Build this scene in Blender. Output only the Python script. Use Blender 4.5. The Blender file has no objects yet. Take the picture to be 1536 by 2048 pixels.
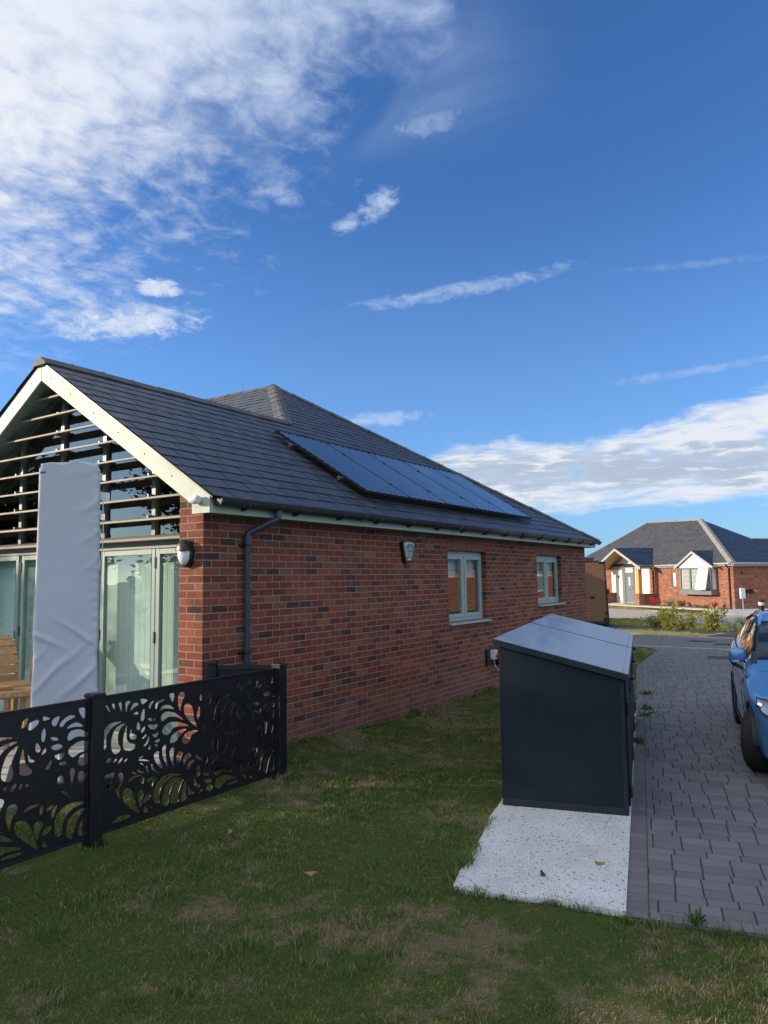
import bpy, bmesh, math, random
from mathutils import Vector, Matrix, noise as mnoise
PI = math.pi
rad = math.radians
random.seed(7)
S = bpy.context.scene
COL = S.collection

# ------------------------------------------------------------------ camera
def cam_axes(yaw, pitch, roll):
    f = Vector((math.sin(yaw)*math.cos(pitch), math.cos(yaw)*math.cos(pitch), math.sin(pitch)))
    r = Vector((math.cos(yaw), -math.sin(yaw), 0)); u = r.cross(f)
    return r*math.cos(roll)+u*math.sin(roll), -r*math.sin(roll)+u*math.cos(roll), f
CR, CU, CF = cam_axes(.9901, .0921, -.0142)
CAM = Vector((-5.004, -5.423, 1.887))
cd = bpy.data.cameras.new('camera'); co = bpy.data.objects.new('camera', cd); COL.objects.link(co)
m = Matrix((CR, CU, -CF)).transposed().to_4x4(); m.translation = CAM
co.matrix_world = m
cd.sensor_fit = 'VERTICAL'; cd.sensor_height = 36; cd.lens = 1453.6/2048*36
cd.clip_start = .05; cd.clip_end = 3000
S.camera = co
S.view_settings.view_transform = 'Standard'; S.view_settings.look = 'None'
S.view_settings.gamma = 1; S.view_settings.use_curve_mapping = False
S.view_settings.exposure = EXPO = 0.55
SUN_AZ, SUN_EL = -32.0, 14.0          # clockwise from +Y

# ------------------------------------------------------------------ node helper
class G:
    def __init__(s, tree): s.t = tree; s.n = tree.nodes; s.l = tree.links
    def put(s, sock, v):
        if v is None: return
        if isinstance(v, bpy.types.NodeSocket): s.l.new(v, sock)
        elif isinstance(v, (tuple, list)):
            d = sock.default_value
            sock.default_value = tuple(v)+(1.,) if len(d) == 4 and len(v) == 3 else tuple(v)
        else: sock.default_value = v
    def m(s, op, a, b=None, c=None, clamp=False):
        n = s.n.new('ShaderNodeMath'); n.operation = op; n.use_clamp = clamp
        for i, v in enumerate((a, b, c)): s.put(n.inputs[i], v)
        return n.outputs[0]
    def ss(s, x, a, b):
        n = s.n.new('ShaderNodeMapRange'); n.interpolation_type = 'SMOOTHSTEP'
        s.put(n.inputs[0], x); s.put(n.inputs[1], a); s.put(n.inputs[2], b); return n.outputs[0]
    def lin(s, x, a, b, c=0., d=1.):
        n = s.n.new('ShaderNodeMapRange')
        s.put(n.inputs[0], x); s.put(n.inputs[1], a); s.put(n.inputs[2], b); s.put(n.inputs[3], c); s.put(n.inputs[4], d); return n.outputs[0]
    def mix(s, f, a, b, mode='MIX'):
        n = s.n.new('ShaderNodeMix'); n.data_type = 'RGBA'; n.blend_type = mode
        s.put(n.inputs[0], f); s.put(n.inputs[6], a); s.put(n.inputs[7], b); return n.outputs[2]
    def noise(s, v, scale, detail=4, rough=.55, dist=0.):
        n = s.n.new('ShaderNodeTexNoise'); s.put(n.inputs['Vector'], v); n.inputs['Scale'].default_value = scale
        n.inputs['Detail'].default_value = detail; n.inputs['Roughness'].default_value = rough; n.inputs['Distortion'].default_value = dist
        return n.outputs[0]
    def vor(s, v, scale, feat='F1', rnd=1.):
        n = s.n.new('ShaderNodeTexVoronoi'); n.feature = feat; s.put(n.inputs['Vector'], v); n.inputs['Scale'].default_value = scale
        n.inputs['Randomness'].default_value = rnd; return n
    def white(s, v):
        n = s.n.new('ShaderNodeTexWhiteNoise'); s.put(n.inputs[0], v); return n
    def xyz(s, x=0., y=0., z=0.):
        n = s.n.new('ShaderNodeCombineXYZ')
        for i, v in enumerate((x, y, z)): s.put(n.inputs[i], v)
        return n.outputs[0]
    def sep(s, v):
        n = s.n.new('ShaderNodeSeparateXYZ'); s.put(n.inputs[0], v); return n.outputs
    def ramp(s, f, stops, const=False):
        n = s.n.new('ShaderNodeValToRGB'); cr = n.color_ramp
        if const: cr.interpolation = 'CONSTANT'
        while len(cr.elements) < len(stops): cr.elements.new(.5)
        for e, (p, c) in zip(cr.elements, stops): e.position = p; e.color = tuple(c)+(1.,)
        s.put(n.inputs[0], f); return n.outputs[0]
    def bump(s, h, strength=.5, dist=.01):
        n = s.n.new('ShaderNodeBump'); s.put(n.inputs['Height'], h); n.inputs['Strength'].default_value = strength
        n.inputs['Distance'].default_value = dist; return n.outputs[0]
    def map(s, v, scale=(1, 1, 1), loc=(0, 0, 0), rot=(0, 0, 0)):
        n = s.n.new('ShaderNodeMapping'); s.put(n.inputs[0], v); n.inputs['Scale'].default_value = scale
        n.inputs['Location'].default_value = loc; n.inputs['Rotation'].default_value = rot; return n.outputs[0]

# ------------------------------------------------------------------ sky with cloud layers
W = bpy.data.worlds.new('World'); S.world = W; W.use_nodes = True
g = G(W.node_tree)
sky = g.n.new('ShaderNodeTexSky'); sky.sky_type = 'NISHITA'; sky.sun_disc = False
sky.sun_elevation = rad(SUN_EL); sky.sun_rotation = rad(SUN_AZ % 360)
sky.air_density = 1.0; sky.dust_density = .4; sky.ozone_density = 3.0
tc = g.n.new('ShaderNodeTexCoord').outputs['Generated']
nz = g.n.new('ShaderNodeVectorMath'); nz.operation = 'NORMALIZE'; g.put(nz.inputs[0], tc)
x, y, z = g.sep(nz.outputs[0])
DEG = 180/PI
el = g.m('MULTIPLY', g.m('ARCSINE', z), DEG)
az = g.m('MULTIPLY', g.m('ARCTAN2', x, y), DEG)
zz = g.m('ADD', g.m('MAXIMUM', z, 0.0), .10)
P = g.xyz(g.m('DIVIDE', x, zz), g.m('DIVIDE', y, zz), 0.)
# altocumulus sheet toward the sun side
n1 = g.noise(P, 13.0, 8, .62, .3)
n1b = g.noise(P, 2.6, 4, .55, .2)
az0 = g.m('MULTIPLY_ADD', g.m('SUBTRACT', el, 20.), 1.25, 38.5)
M1 = g.lin(g.m('SUBTRACT', az0, az), -12., 22.)
low = g.ss(el, 12., 19.)
cov = g.m('ADD', g.m('MULTIPLY_ADD', n1, 1.05, g.m('MULTIPLY', n1b, .62)), g.m('MULTIPLY', M1, .85))
d1 = g.m('MULTIPLY', g.ss(cov, 1.10, 1.86), g.m('MULTIPLY', low, g.ss(M1, 0., .25)))
# thin upper veil
nv = g.noise(g.map(P, (1.5, .7, 1), rot=(0, 0, .5)), 2.2, 6, .6, .6)
vm = g.m('MULTIPLY', g.ss(el, 29., 38.), g.m('SUBTRACT', 1., g.ss(az, 50., 74.)))
dv = g.m('MULTIPLY', g.ss(nv, .38, .75), g.m('MULTIPLY', vm, .75))
# low stratocumulus far off on the right
AE = g.xyz(g.m('MULTIPLY', az, .16), g.m('MULTIPLY', el, .62), 0.)
n2 = g.noise(AE, 1.35, 8, .6, .5)
top = g.m('ADD', 10.6, g.m('MULTIPLY', g.m('MAXIMUM', g.m('SUBTRACT', az, 74.), 0.), .22))
band = g.m('MULTIPLY', g.m('SUBTRACT', 1., g.ss(g.m('SUBTRACT', el, top), -1.6, 1.6)), g.ss(el, 3.6, 6.6))
band = g.m('MULTIPLY', band, g.ss(az, 55., 64.))
d2 = g.ss(g.m('MULTIPLY_ADD', band, .56, n2), .72, 1.10)
n3 = g.noise(g.map(AE, (1.25, 1.6, 1), (3.3, 1.7, 0)), 1.6, 7, .58, .3)
d3 = g.m('MULTIPLY', g.ss(g.m('MULTIPLY_ADD', g.m('SUBTRACT', 1., g.m('MULTIPLY', g.m('ABSOLUTE', g.m('SUBTRACT', el, 7.9)), .33)), .35, n3), .60, .80), g.m('MULTIPLY', d2, .8))
# streak and stray puffs
def ell(a0, e0, ra, re, tilt=0.):
    da = g.m('SUBTRACT', az, a0); de = g.m('SUBTRACT', g.m('SUBTRACT', el, e0), g.m('MULTIPLY', da, tilt))
    q = g.m('ADD', g.m('POWER', g.m('DIVIDE', da, ra), 2.), g.m('POWER', g.m('DIVIDE', de, re), 2.))
    return g.m('SUBTRACT', 1., q, clamp=False)
n4 = g.noise(g.xyz(g.m('MULTIPLY', az, .3), g.m('MULTIPLY', el, .55), 0.), 2.4, 8, .65, .6)
def puff(a0, e0, ra, re, tilt, amt, hard=.5):
    e = g.m('MAXIMUM', ell(a0, e0, ra, re, tilt), -1.)
    return g.m('MULTIPLY', g.ss(g.m('MULTIPLY_ADD', e, .5, n4), .68, .68+hard), amt)
dens = [puff(63, 22.0, 13, .9, .115, .5, .45), puff(56.6, 28.2, 2.4, 1.6, .35, .8), puff(54, 26.9, 1.7, 1.0, .3, .7), puff(49, 28.6, 2.2, .9, -.2, .5),
        puff(39.2, 21.7, 2.6, 1.0, 0, .95, .4), puff(37, 19.0, 8, 1.9, .14, .95, .5), puff(81, 21.9, 9, .4, -.08, .2), puff(61, 33.2, 4, 1.0, .1, .3, .4), puff(57, 12.6, 5, .9, .03, .6, .4), puff(80, 14.6, 8, .5, .05, .3, .4)]
dp = dens[0]
for q in dens[1:]: dp = g.m('MAXIMUM', dp, q)
hot = g.ss(az, 62., 18.)                    # clouds nearer the sun are brighter
cb = g.mix(hot, (4.5, 5.5, 7.4), (7.2, 7.4, 7.8))
cb = g.mix(g.ss(az, 25., -25.), cb, (10.5, 10.8, 11.4))
skyc = sky.outputs[0]
tint = g.mix(1., skyc, (.74, 1.15, 1.70), 'MULTIPLY')
# the pale veil of moist air close to the horizon
c = g.mix(g.m('MULTIPLY', g.m('SUBTRACT', 1., g.ss(el, 0., 30.)), .30), tint, (3.0, 5.2, 9.0))
hz = g.mix(dv, c, g.mix(.5, cb, (4., 5., 7.)))
c = g.mix(d1, hz, cb)
c = g.mix(dp, c, cb)
c = g.mix(d2, c, (6.4, 6.8, 7.4))
c = g.mix(d3, c, (3.0, 3.8, 5.1))
bg = g.n['Background']; g.put(bg.inputs[0], c); bg.inputs[1].default_value = .085

sl = bpy.data.lights.new('sun', 'SUN'); so = bpy.data.objects.new('sun', sl); COL.objects.link(so)
sl.energy = 3.8; sl.angle = rad(.6); sl.color = (1., .83, .63)
a = rad(SUN_AZ); e = rad(SUN_EL)
SUNV = Vector((math.sin(a)*math.cos(e), math.cos(a)*math.cos(e), math.sin(e)))
so.rotation_euler = SUNV.to_track_quat('Z', 'Y').to_euler(); so.location = SUNV*60

# ------------------------------------------------------------------ object helpers
def tag(o, label=None, cat=None, group=None, kind=None):
    if label: o['label'] = label
    if cat: o['category'] = cat
    if group: o['group'] = group
    if kind: o['kind'] = kind
    return o
def thing(name, label, cat, loc=(0, 0, 0), rz=0., group=None):
    o = bpy.data.objects.new(name, None); COL.objects.link(o); o.empty_display_size = .2
    o.location = loc; o.rotation_euler = (0, 0, rz)
    return tag(o, label, cat, group)
class MB:
    def __init__(s): s.v = []; s.f = []; s.uv = []; s.mi = []; s.sm = []
    def face(s, pts, uv=None, mi=0, sm=False):
        i = len(s.v); s.v += [tuple(p) for p in pts]; s.f.append(tuple(range(i, i+len(pts)))); s.uv.append(uv); s.mi.append(mi); s.sm.append(sm)
    def mesh(s, vs, fs, sm=False, mi=0):
        i = len(s.v); s.v += [tuple(p) for p in vs]
        for f in fs: s.f.append(tuple(i+k for k in f)); s.uv.append(None); s.mi.append(mi); s.sm.append(sm)
    def box(s, a, b, M=None, mi=0):
        x0, y0, z0 = [min(p, q) for p, q in zip(a, b)]; x1, y1, z1 = [max(p, q) for p, q in zip(a, b)]
        vs = [(x0, y0, z0), (x1, y0, z0), (x1, y1, z0), (x0, y1, z0), (x0, y0, z1), (x1, y0, z1), (x1, y1, z1), (x0, y1, z1)]
        if M is not None: vs = [M @ Vector(v) for v in vs]
        s.mesh(vs, [(0, 3, 2, 1), (4, 5, 6, 7), (0, 1, 5, 4), (1, 2, 6, 5), (2, 3, 7, 6), (3, 0, 4, 7)], mi=mi)
        return s
    def bar(s, p, q, w, h, up=(0, 0, 1)):
        p = Vector(p); q = Vector(q); d = (q-p).normalized(); up = Vector(up); r = d.cross(up)
        if r.length < 1e-4: r = d.cross(Vector((1, 0, 0)))
        r.normalize(); u = r.cross(d)
        vs = [c+r*(a*w/2)+u*(b*h/2) for c in (p, q) for a, b in ((-1, -1), (1, -1), (1, 1), (-1, 1))]
        s.mesh(vs, [(0, 1, 2, 3), (7, 6, 5, 4), (0, 4, 5, 1), (1, 5, 6, 2), (2, 6, 7, 3), (3, 7, 4, 0)]); return s
    def prism(s, poly, vec, mi=0):
        vec = Vector(vec); n = len(poly); P0 = [Vector(p) for p in poly]; P1 = [p+vec for p in P0]
        nrm = Vector((0, 0, 0))
        for i in range(n): nrm += P0[i].cross(P0[(i+1) % n])
        if nrm.dot(vec) > 0: P0, P1 = P1, P0
        s.mesh(P0+P1, [tuple(range(n)), tuple(range(2*n-1, n-1, -1))]+[((i+1) % n, i, n+i, n+(i+1) % n) for i in range(n)], mi=mi); return s
    def tube(s, path, r, n=10, caps=True, sm=True):
        path = [Vector(p) for p in path]; rs = r if isinstance(r, (list, tuple)) else [r]*len(path)
        rings = []; prev = None
        for i, p in enumerate(path):
            d = (path[min(i+1, len(path)-1)]-path[max(i-1, 0)]).normalized()
            if prev is None:
                a = d.cross(Vector((0, 0, 1)));  a = a if a.length > 1e-3 else d.cross(Vector((1, 0, 0)))
            else: a = prev - d*prev.dot(d)
            a.normalize(); b = d.cross(a); prev = a
            rings.append([p+(a*math.cos(2*PI*k/n)+b*math.sin(2*PI*k/n))*rs[i] for k in range(n)])
        vs = [v for r_ in rings for v in r_]; fs = []
        for i in range(len(path)-1):
            for k in range(n): fs.append((i*n+k, i*n+(k+1) % n, (i+1)*n+(k+1) % n, (i+1)*n+k))
        s.mesh(vs, fs, sm=sm)
        if caps: s.face(rings[0][::-1]); s.face(rings[-1])
        return s
    def lathe(s, prof, c=(0, 0, 0), n=20, M=None, sm=True):
        c = Vector(c); vs = []; fs = []
        for r, z in prof:
            for k in range(n):
                v = Vector((r*math.cos(2*PI*k/n), r*math.sin(2*PI*k/n), z))
                vs.append((M @ v if M is not None else v)+c)
        for i in range(len(prof)-1):
            for k in range(n): fs.append((i*n+k, i*n+(k+1) % n, (i+1)*n+(k+1) % n, (i+1)*n+k))
        s.mesh(vs, fs, sm=sm); return s
    def build(s, name, mat, parent=None, bevel=0., seg=2, weld=False, smooth=False):
        me = bpy.data.meshes.new(name); me.from_pydata(s.v, [], s.f)
        for mm in (mat if isinstance(mat, (list, tuple)) else [mat]): me.materials.append(mm)
        me.polygons.foreach_set('material_index', s.mi); me.polygons.foreach_set('use_smooth', [bool(k) or smooth for k in s.sm])
        me.update()
        if bevel or weld:
            bm = bmesh.new(); bm.from_mesh(me); bmesh.ops.remove_doubles(bm, verts=bm.verts, dist=1e-5)
            bmesh.ops.recalc_face_normals(bm, faces=bm.faces)
            if bevel:
                es = [e for e in bm.edges if len(e.link_faces) == 2 and e.calc_face_angle(0) > .5]
                bmesh.ops.bevel(bm, geom=es, offset=bevel, segments=seg, affect='EDGES', profile=.5, clamp_overlap=True)
            bm.to_mesh(me); bm.free(); has = False
        else: has = True
        ul = me.uv_layers.new(name='UVMap'); me.update()
        V = me.vertices
        for pi, p in enumerate(me.polygons):
            cu = s.uv[pi] if has else None
            n = p.normal; ax, ay, az_ = abs(n.x), abs(n.y), abs(n.z)
            for k, li in enumerate(p.loop_indices):
                if cu: ul.data[li].uv = cu[k]; continue
                c = V[me.loops[li].vertex_index].co
                if az_ >= ax and az_ >= ay: ul.data[li].uv = (c.x, c.y)
                elif ax > ay: ul.data[li].uv = (c.y+.1125, c.z)
                else: ul.data[li].uv = (c.x, c.z)
        o = bpy.data.objects.new(name, me); COL.objects.link(o)
        if parent: o.parent = parent
        return o
def copy_tree(o, parent=None):
    c = o.copy(); COL.objects.link(c); c.parent = parent
    for ch in [q for q in bpy.data.objects if q.parent == o]: copy_tree(ch, c)
    return c

# ------------------------------------------------------------------ materials
def newmat(name):
    m = bpy.data.materials.new(name); m.use_nodes = True
    g = G(m.node_tree); return m, g, g.n['Principled BSDF']
def pm(name, col, rough=.5, metal=0., var=.12, vs=6., bump=0., bs=60., coat=0., spec=None, coords='Object', dirt=None):
    m, g, b = newmat(name); v = g.n.new('ShaderNodeTexCoord').outputs[coords]
    n = g.noise(v, vs, 5, .6)
    c = g.mix(g.lin(n, .3, .7), tuple(k*(1-var) for k in col), tuple(min(1, k*(1+var)) for k in col))
    if dirt: c = g.mix(g.m('MULTIPLY', g.ss(g.noise(v, dirt[1], 6, .65), .5, .75), dirt[2]), c, dirt[0])
    g.put(b.inputs['Base Color'], c)
    g.put(b.inputs['Roughness'], g.lin(n, .2, .8, max(.02, rough-.06), min(1, rough+.08))); b.inputs['Metallic'].default_value = metal
    if coat: b.inputs['Coat Weight'].default_value = coat; b.inputs['Coat Roughness'].default_value = .04
    if spec is not None: b.inputs['Specular IOR Level'].default_value = spec
    if bump: g.put(b.inputs['Normal'], g.bump(g.noise(v, bs, 4, .6), bump, .004))
    return m
def brick_mat(name, pal, mortar, soot=.25):
    m, g, b = newmat(name); uv = g.n.new('ShaderNodeTexCoord').outputs['UV']; u, v, _ = g.sep(uv)
    wob = g.noise(uv, 30., 2, .5); w2 = g.m('MULTIPLY', g.m('SUBTRACT', wob, .5), .006)
    vv = g.m('DIVIDE', g.m('ADD', v, w2), .075); row = g.m('FLOOR', vv); fv = g.m('SUBTRACT', vv, row)
    off = g.m('MULTIPLY', g.m('FLOORED_MODULO', row, 2.), .5)
    uu = g.m('ADD', g.m('DIVIDE', g.m('ADD', u, g.m('MULTIPLY', w2, .7)), .225), off); colu = g.m('FLOOR', uu); fu = g.m('SUBTRACT', uu, colu)
    du = g.m('MULTIPLY', g.m('MINIMUM', fu, g.m('SUBTRACT', 1., fu)), .225)
    dv = g.m('MULTIPLY', g.m('MINIMUM', fv, g.m('SUBTRACT', 1., fv)), .075)
    d = g.m('MINIMUM', du, dv)
    fine = g.noise(uv, 160., 3, .6)
    edge = g.ss(g.m('ADD', d, g.m('MULTIPLY', g.m('SUBTRACT', fine, .5), .004)), .0042, .0068)
    wn = g.white(g.xyz(colu, row, 0.)); w3 = g.white(g.xyz(row, colu, 5.))
    base = g.ramp(wn.outputs[0], pal, True)
    base = g.mix(1., base, g.mix(w3.outputs[0], (.78, .78, .78), (1.18, 1.16, 1.12)), 'MULTIPLY')
    mot = g.noise(g.xyz(u, v, g.m('MULTIPLY', wn.outputs[0], 40.)), 22., 5, .65)
    base = g.mix(g.m('MULTIPLY', g.ss(mot, .5, .8), .55), base, (.22, .13, .10))
    base = g.mix(g.m('MULTIPLY', g.ss(mot, .48, .25), .5), base, (.075, .032, .03))
    # lime bloom: pale scum here and there, heavier low down
    bl = g.noise(uv, 2.3, 6, .7); bl2 = g.noise(uv, 70., 3, .7)
    lime = g.m('MULTIPLY', g.ss(bl, .52, .72), g.ss(bl2, .40, .60))
    foot = g.m('MULTIPLY', g.ss(v, .75, 0.), .22)
    base = g.mix(g.m('MINIMUM', g.m('MULTIPLY_ADD', lime, .5, foot), .8), base, (.30, .235, .225))
    st_ = g.noise(g.map(uv, (1.1, .35, 1.)), 1.6, 5, .6)
    base = g.mix(g.m('MULTIPLY', g.ss(st_, .5, .75), .35), base, (.10, .05, .04))
    mo = g.mix(g.noise(uv, 9., 4, .6), tuple(k*.75 for k in mortar), mortar)
    g.put(b.inputs['Base Color'], g.mix(edge, mo, base))
    b.inputs['Roughness'].default_value = .88; b.inputs['Specular IOR Level'].default_value = .25
    h = g.m('ADD', g.m('MULTIPLY', edge, 1.), g.m('MULTIPLY', fine, .35))
    g.put(b.inputs['Normal'], g.bump(h, .7, .006)); return m
RED = (.30, .088, .060)
PAL1 = [(0, (0.2381, 0.0611, 0.0353)), (0.3, (0.2024, 0.0517, 0.0316)), (0.52, (0.2619, 0.0755, 0.0425)), (0.66, (0.1746, 0.0611, 0.0395)), (0.76, (0.2381, 0.1079, 0.0608)), (0.86, (0.119, 0.0445, 0.0316)), (0.94, (0.0704, 0.0418, 0.0353))]
PAL2 = [(0, (0.33, 0.1089, 0.0561)), (0.35, (0.2904, 0.0924, 0.0495)), (0.6, (0.3564, 0.1386, 0.0792)), (0.8, (0.2376, 0.0792, 0.0495)), (0.95, (0.1452, 0.066, 0.0462))]
M = {}
M['brick'] = brick_mat('red stock brick', PAL1, (.36, .265, .215))
M['brick_far'] = brick_mat('orange red brick', PAL2, (.36, .28, .22))
def soldier_mat():
    m, g, b = newmat('soldier brick'); uv = g.n.new('ShaderNodeTexCoord').outputs['UV']; u, v, _ = g.sep(uv)
    uu = g.m('DIVIDE', u, .075); cu = g.m('FLOOR', uu); fu = g.m('SUBTRACT', uu, cu); d = g.m('MULTIPLY', g.m('MINIMUM', fu, g.m('SUBTRACT', 1., fu)), .075)
    fine = g.noise(uv, 140., 3, .6); edge = g.ss(g.m('ADD', d, g.m('MULTIPLY', g.m('SUBTRACT', fine, .5), .004)), .004, .0068)
    base = g.ramp(g.white(g.xyz(cu, 3., 0.)).outputs[0], [(0, (.20, .058, .038)), (.4, (.165, .049, .034)), (.7, (.22, .07, .046)), (.9, (.15, .055, .04))], True)
    base = g.mix(g.m('MULTIPLY', g.noise(uv, 24., 5, .65), .4), base, (.2, .08, .06))
    g.put(b.inputs['Base Color'], g.mix(edge, (.30, .22, .18), base)); b.inputs['Roughness'].default_value = .88
    g.put(b.inputs['Normal'], g.bump(g.m('ADD', edge, g.m('MULTIPLY', fine, .3)), .7, .006)); return m
M['soldier'] = soldier_mat()
def slate_mat(name, a, bcol, rough=.42, streak=.3):
    m, g, b = newmat(name); t = g.n.new('ShaderNodeTexCoord'); uv = t.outputs['UV']; ob = t.outputs['Object']; u, v, _ = g.sep(uv)
    w = g.white(g.xyz(g.m('FLOOR', u), g.m('FLOOR', v), 0.))
    n = g.noise(ob, 7., 6, .65); n2 = g.noise(ob, 45., 4, .6)
    c = g.mix(w.outputs[0], a, bcol); c = g.mix(g.m('MULTIPLY', g.ss(n, .45, .75), streak), c, (.13, .14, .15))
    g.put(b.inputs['Base Color'], c); g.put(b.inputs['Roughness'], g.m('MULTIPLY_ADD', w.outputs[0], .16, rough-.06))
    g.put(b.inputs['Normal'], g.bump(g.m('ADD', g.m('MULTIPLY', n, .6), g.m('MULTIPLY', n2, .4)), .35, .006)); return m
M['slate'] = slate_mat('blue black slate', (.030, .034, .042), (.052, .057, .068))
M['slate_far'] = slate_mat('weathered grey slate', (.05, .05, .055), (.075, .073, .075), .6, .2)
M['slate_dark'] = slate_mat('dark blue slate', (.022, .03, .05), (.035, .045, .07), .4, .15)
M['ridge'] = pm('ridge tile grey', (.085, .083, .085), .7, var=.3, vs=5, bump=.4, bs=30, dirt=((.20, .18, .15), 4., .6))
M['ridge_far'] = pm('ridge tile pale', (.26, .25, .22), .8, var=.2, vs=4, bump=.4, bs=30)
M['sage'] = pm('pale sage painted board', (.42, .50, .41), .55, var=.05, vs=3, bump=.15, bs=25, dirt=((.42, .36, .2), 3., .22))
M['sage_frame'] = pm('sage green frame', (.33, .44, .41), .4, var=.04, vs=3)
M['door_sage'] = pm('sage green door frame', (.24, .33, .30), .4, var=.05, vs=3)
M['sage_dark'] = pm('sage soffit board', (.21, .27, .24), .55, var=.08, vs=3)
M['gutter'] = pm('anthracite plastic', (.032, .034, .042), .32, var=.2, vs=9, dirt=((.12, .12, .12), 12., .25))
M['pipe'] = pm('slate blue grey plastic', (.045, .055, .085), .3, var=.12, vs=6)
M['black'] = pm('black plastic', (.012, .012, .014), .4, var=.2)
M['white'] = pm('white plastic', (.72, .74, .76), .4, var=.04)
M['shed'] = pm('anthracite steel sheet', (.007, .012, .020), .5, var=.14, vs=1.7, spec=.3, dirt=((.018, .026, .036), 2., .3))
M['shed_edge'] = pm('anthracite steel edge', (.012, .017, .024), .35, var=.1, vs=3)
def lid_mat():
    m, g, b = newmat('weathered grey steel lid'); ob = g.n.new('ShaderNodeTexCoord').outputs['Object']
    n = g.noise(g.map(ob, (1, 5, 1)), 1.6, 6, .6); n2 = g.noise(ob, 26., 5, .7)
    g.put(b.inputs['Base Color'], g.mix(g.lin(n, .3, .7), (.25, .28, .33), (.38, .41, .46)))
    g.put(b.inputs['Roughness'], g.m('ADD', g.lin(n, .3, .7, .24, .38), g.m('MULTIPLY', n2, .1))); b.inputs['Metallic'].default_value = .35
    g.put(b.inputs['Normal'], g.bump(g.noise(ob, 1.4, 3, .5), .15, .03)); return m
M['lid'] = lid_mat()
M['fence'] = pm('black powder coated aluminium', (.011, .011, .015), .38, var=.25, vs=14, dirt=((.05, .05, .05), 40., .25))
def conc_mat():
    m, g, b = newmat('pale concrete with washed out specks'); ob = g.n.new('ShaderNodeTexCoord').outputs['Object']
    n = g.noise(ob, 2.2, 6, .6); fine = g.noise(ob, 180., 3, .7)
    v1 = g.vor(g.map(ob, (1, 1, 1)), 34.); v2 = g.vor(g.map(ob, (1, 1, 1), (3, 7, 0)), 85.)
    keep1 = g.m('GREATER_THAN', g.sep(v1.outputs['Color'])[0], .72); keep2 = g.m('GREATER_THAN', g.sep(v2.outputs['Color'])[1], .45)
    d1 = g.m('MULTIPLY', g.ss(v1.outputs['Distance'], .34, .20), keep1); d2 = g.m('MULTIPLY', g.ss(v2.outputs['Distance'], .42, .22), keep2)
    dark = g.m('MAXIMUM', g.m('MULTIPLY', d1, 1.), g.m('MULTIPLY', d2, .8))
    c = g.mix(g.lin(n, .3, .7), (.52, .53, .53), (.68, .69, .69)); c = g.mix(g.m('MULTIPLY', fine, .25), c, (.33, .33, .33)); c = g.mix(dark, c, (.13, .13, .13))
    c = g.mix(g.m('MULTIPLY', g.ss(g.noise(ob, .9, 5, .6), .52, .70), .5), c, (.36, .34, .30))
    g.put(b.inputs['Base Color'], c); b.inputs['Roughness'].default_value = .9
    g.put(b.inputs['Normal'], g.bump(g.m('SUBTRACT', g.m('MULTIPLY', fine, .4), dark), .6, .005)); return m
M['concrete'] = conc_mat()
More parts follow.
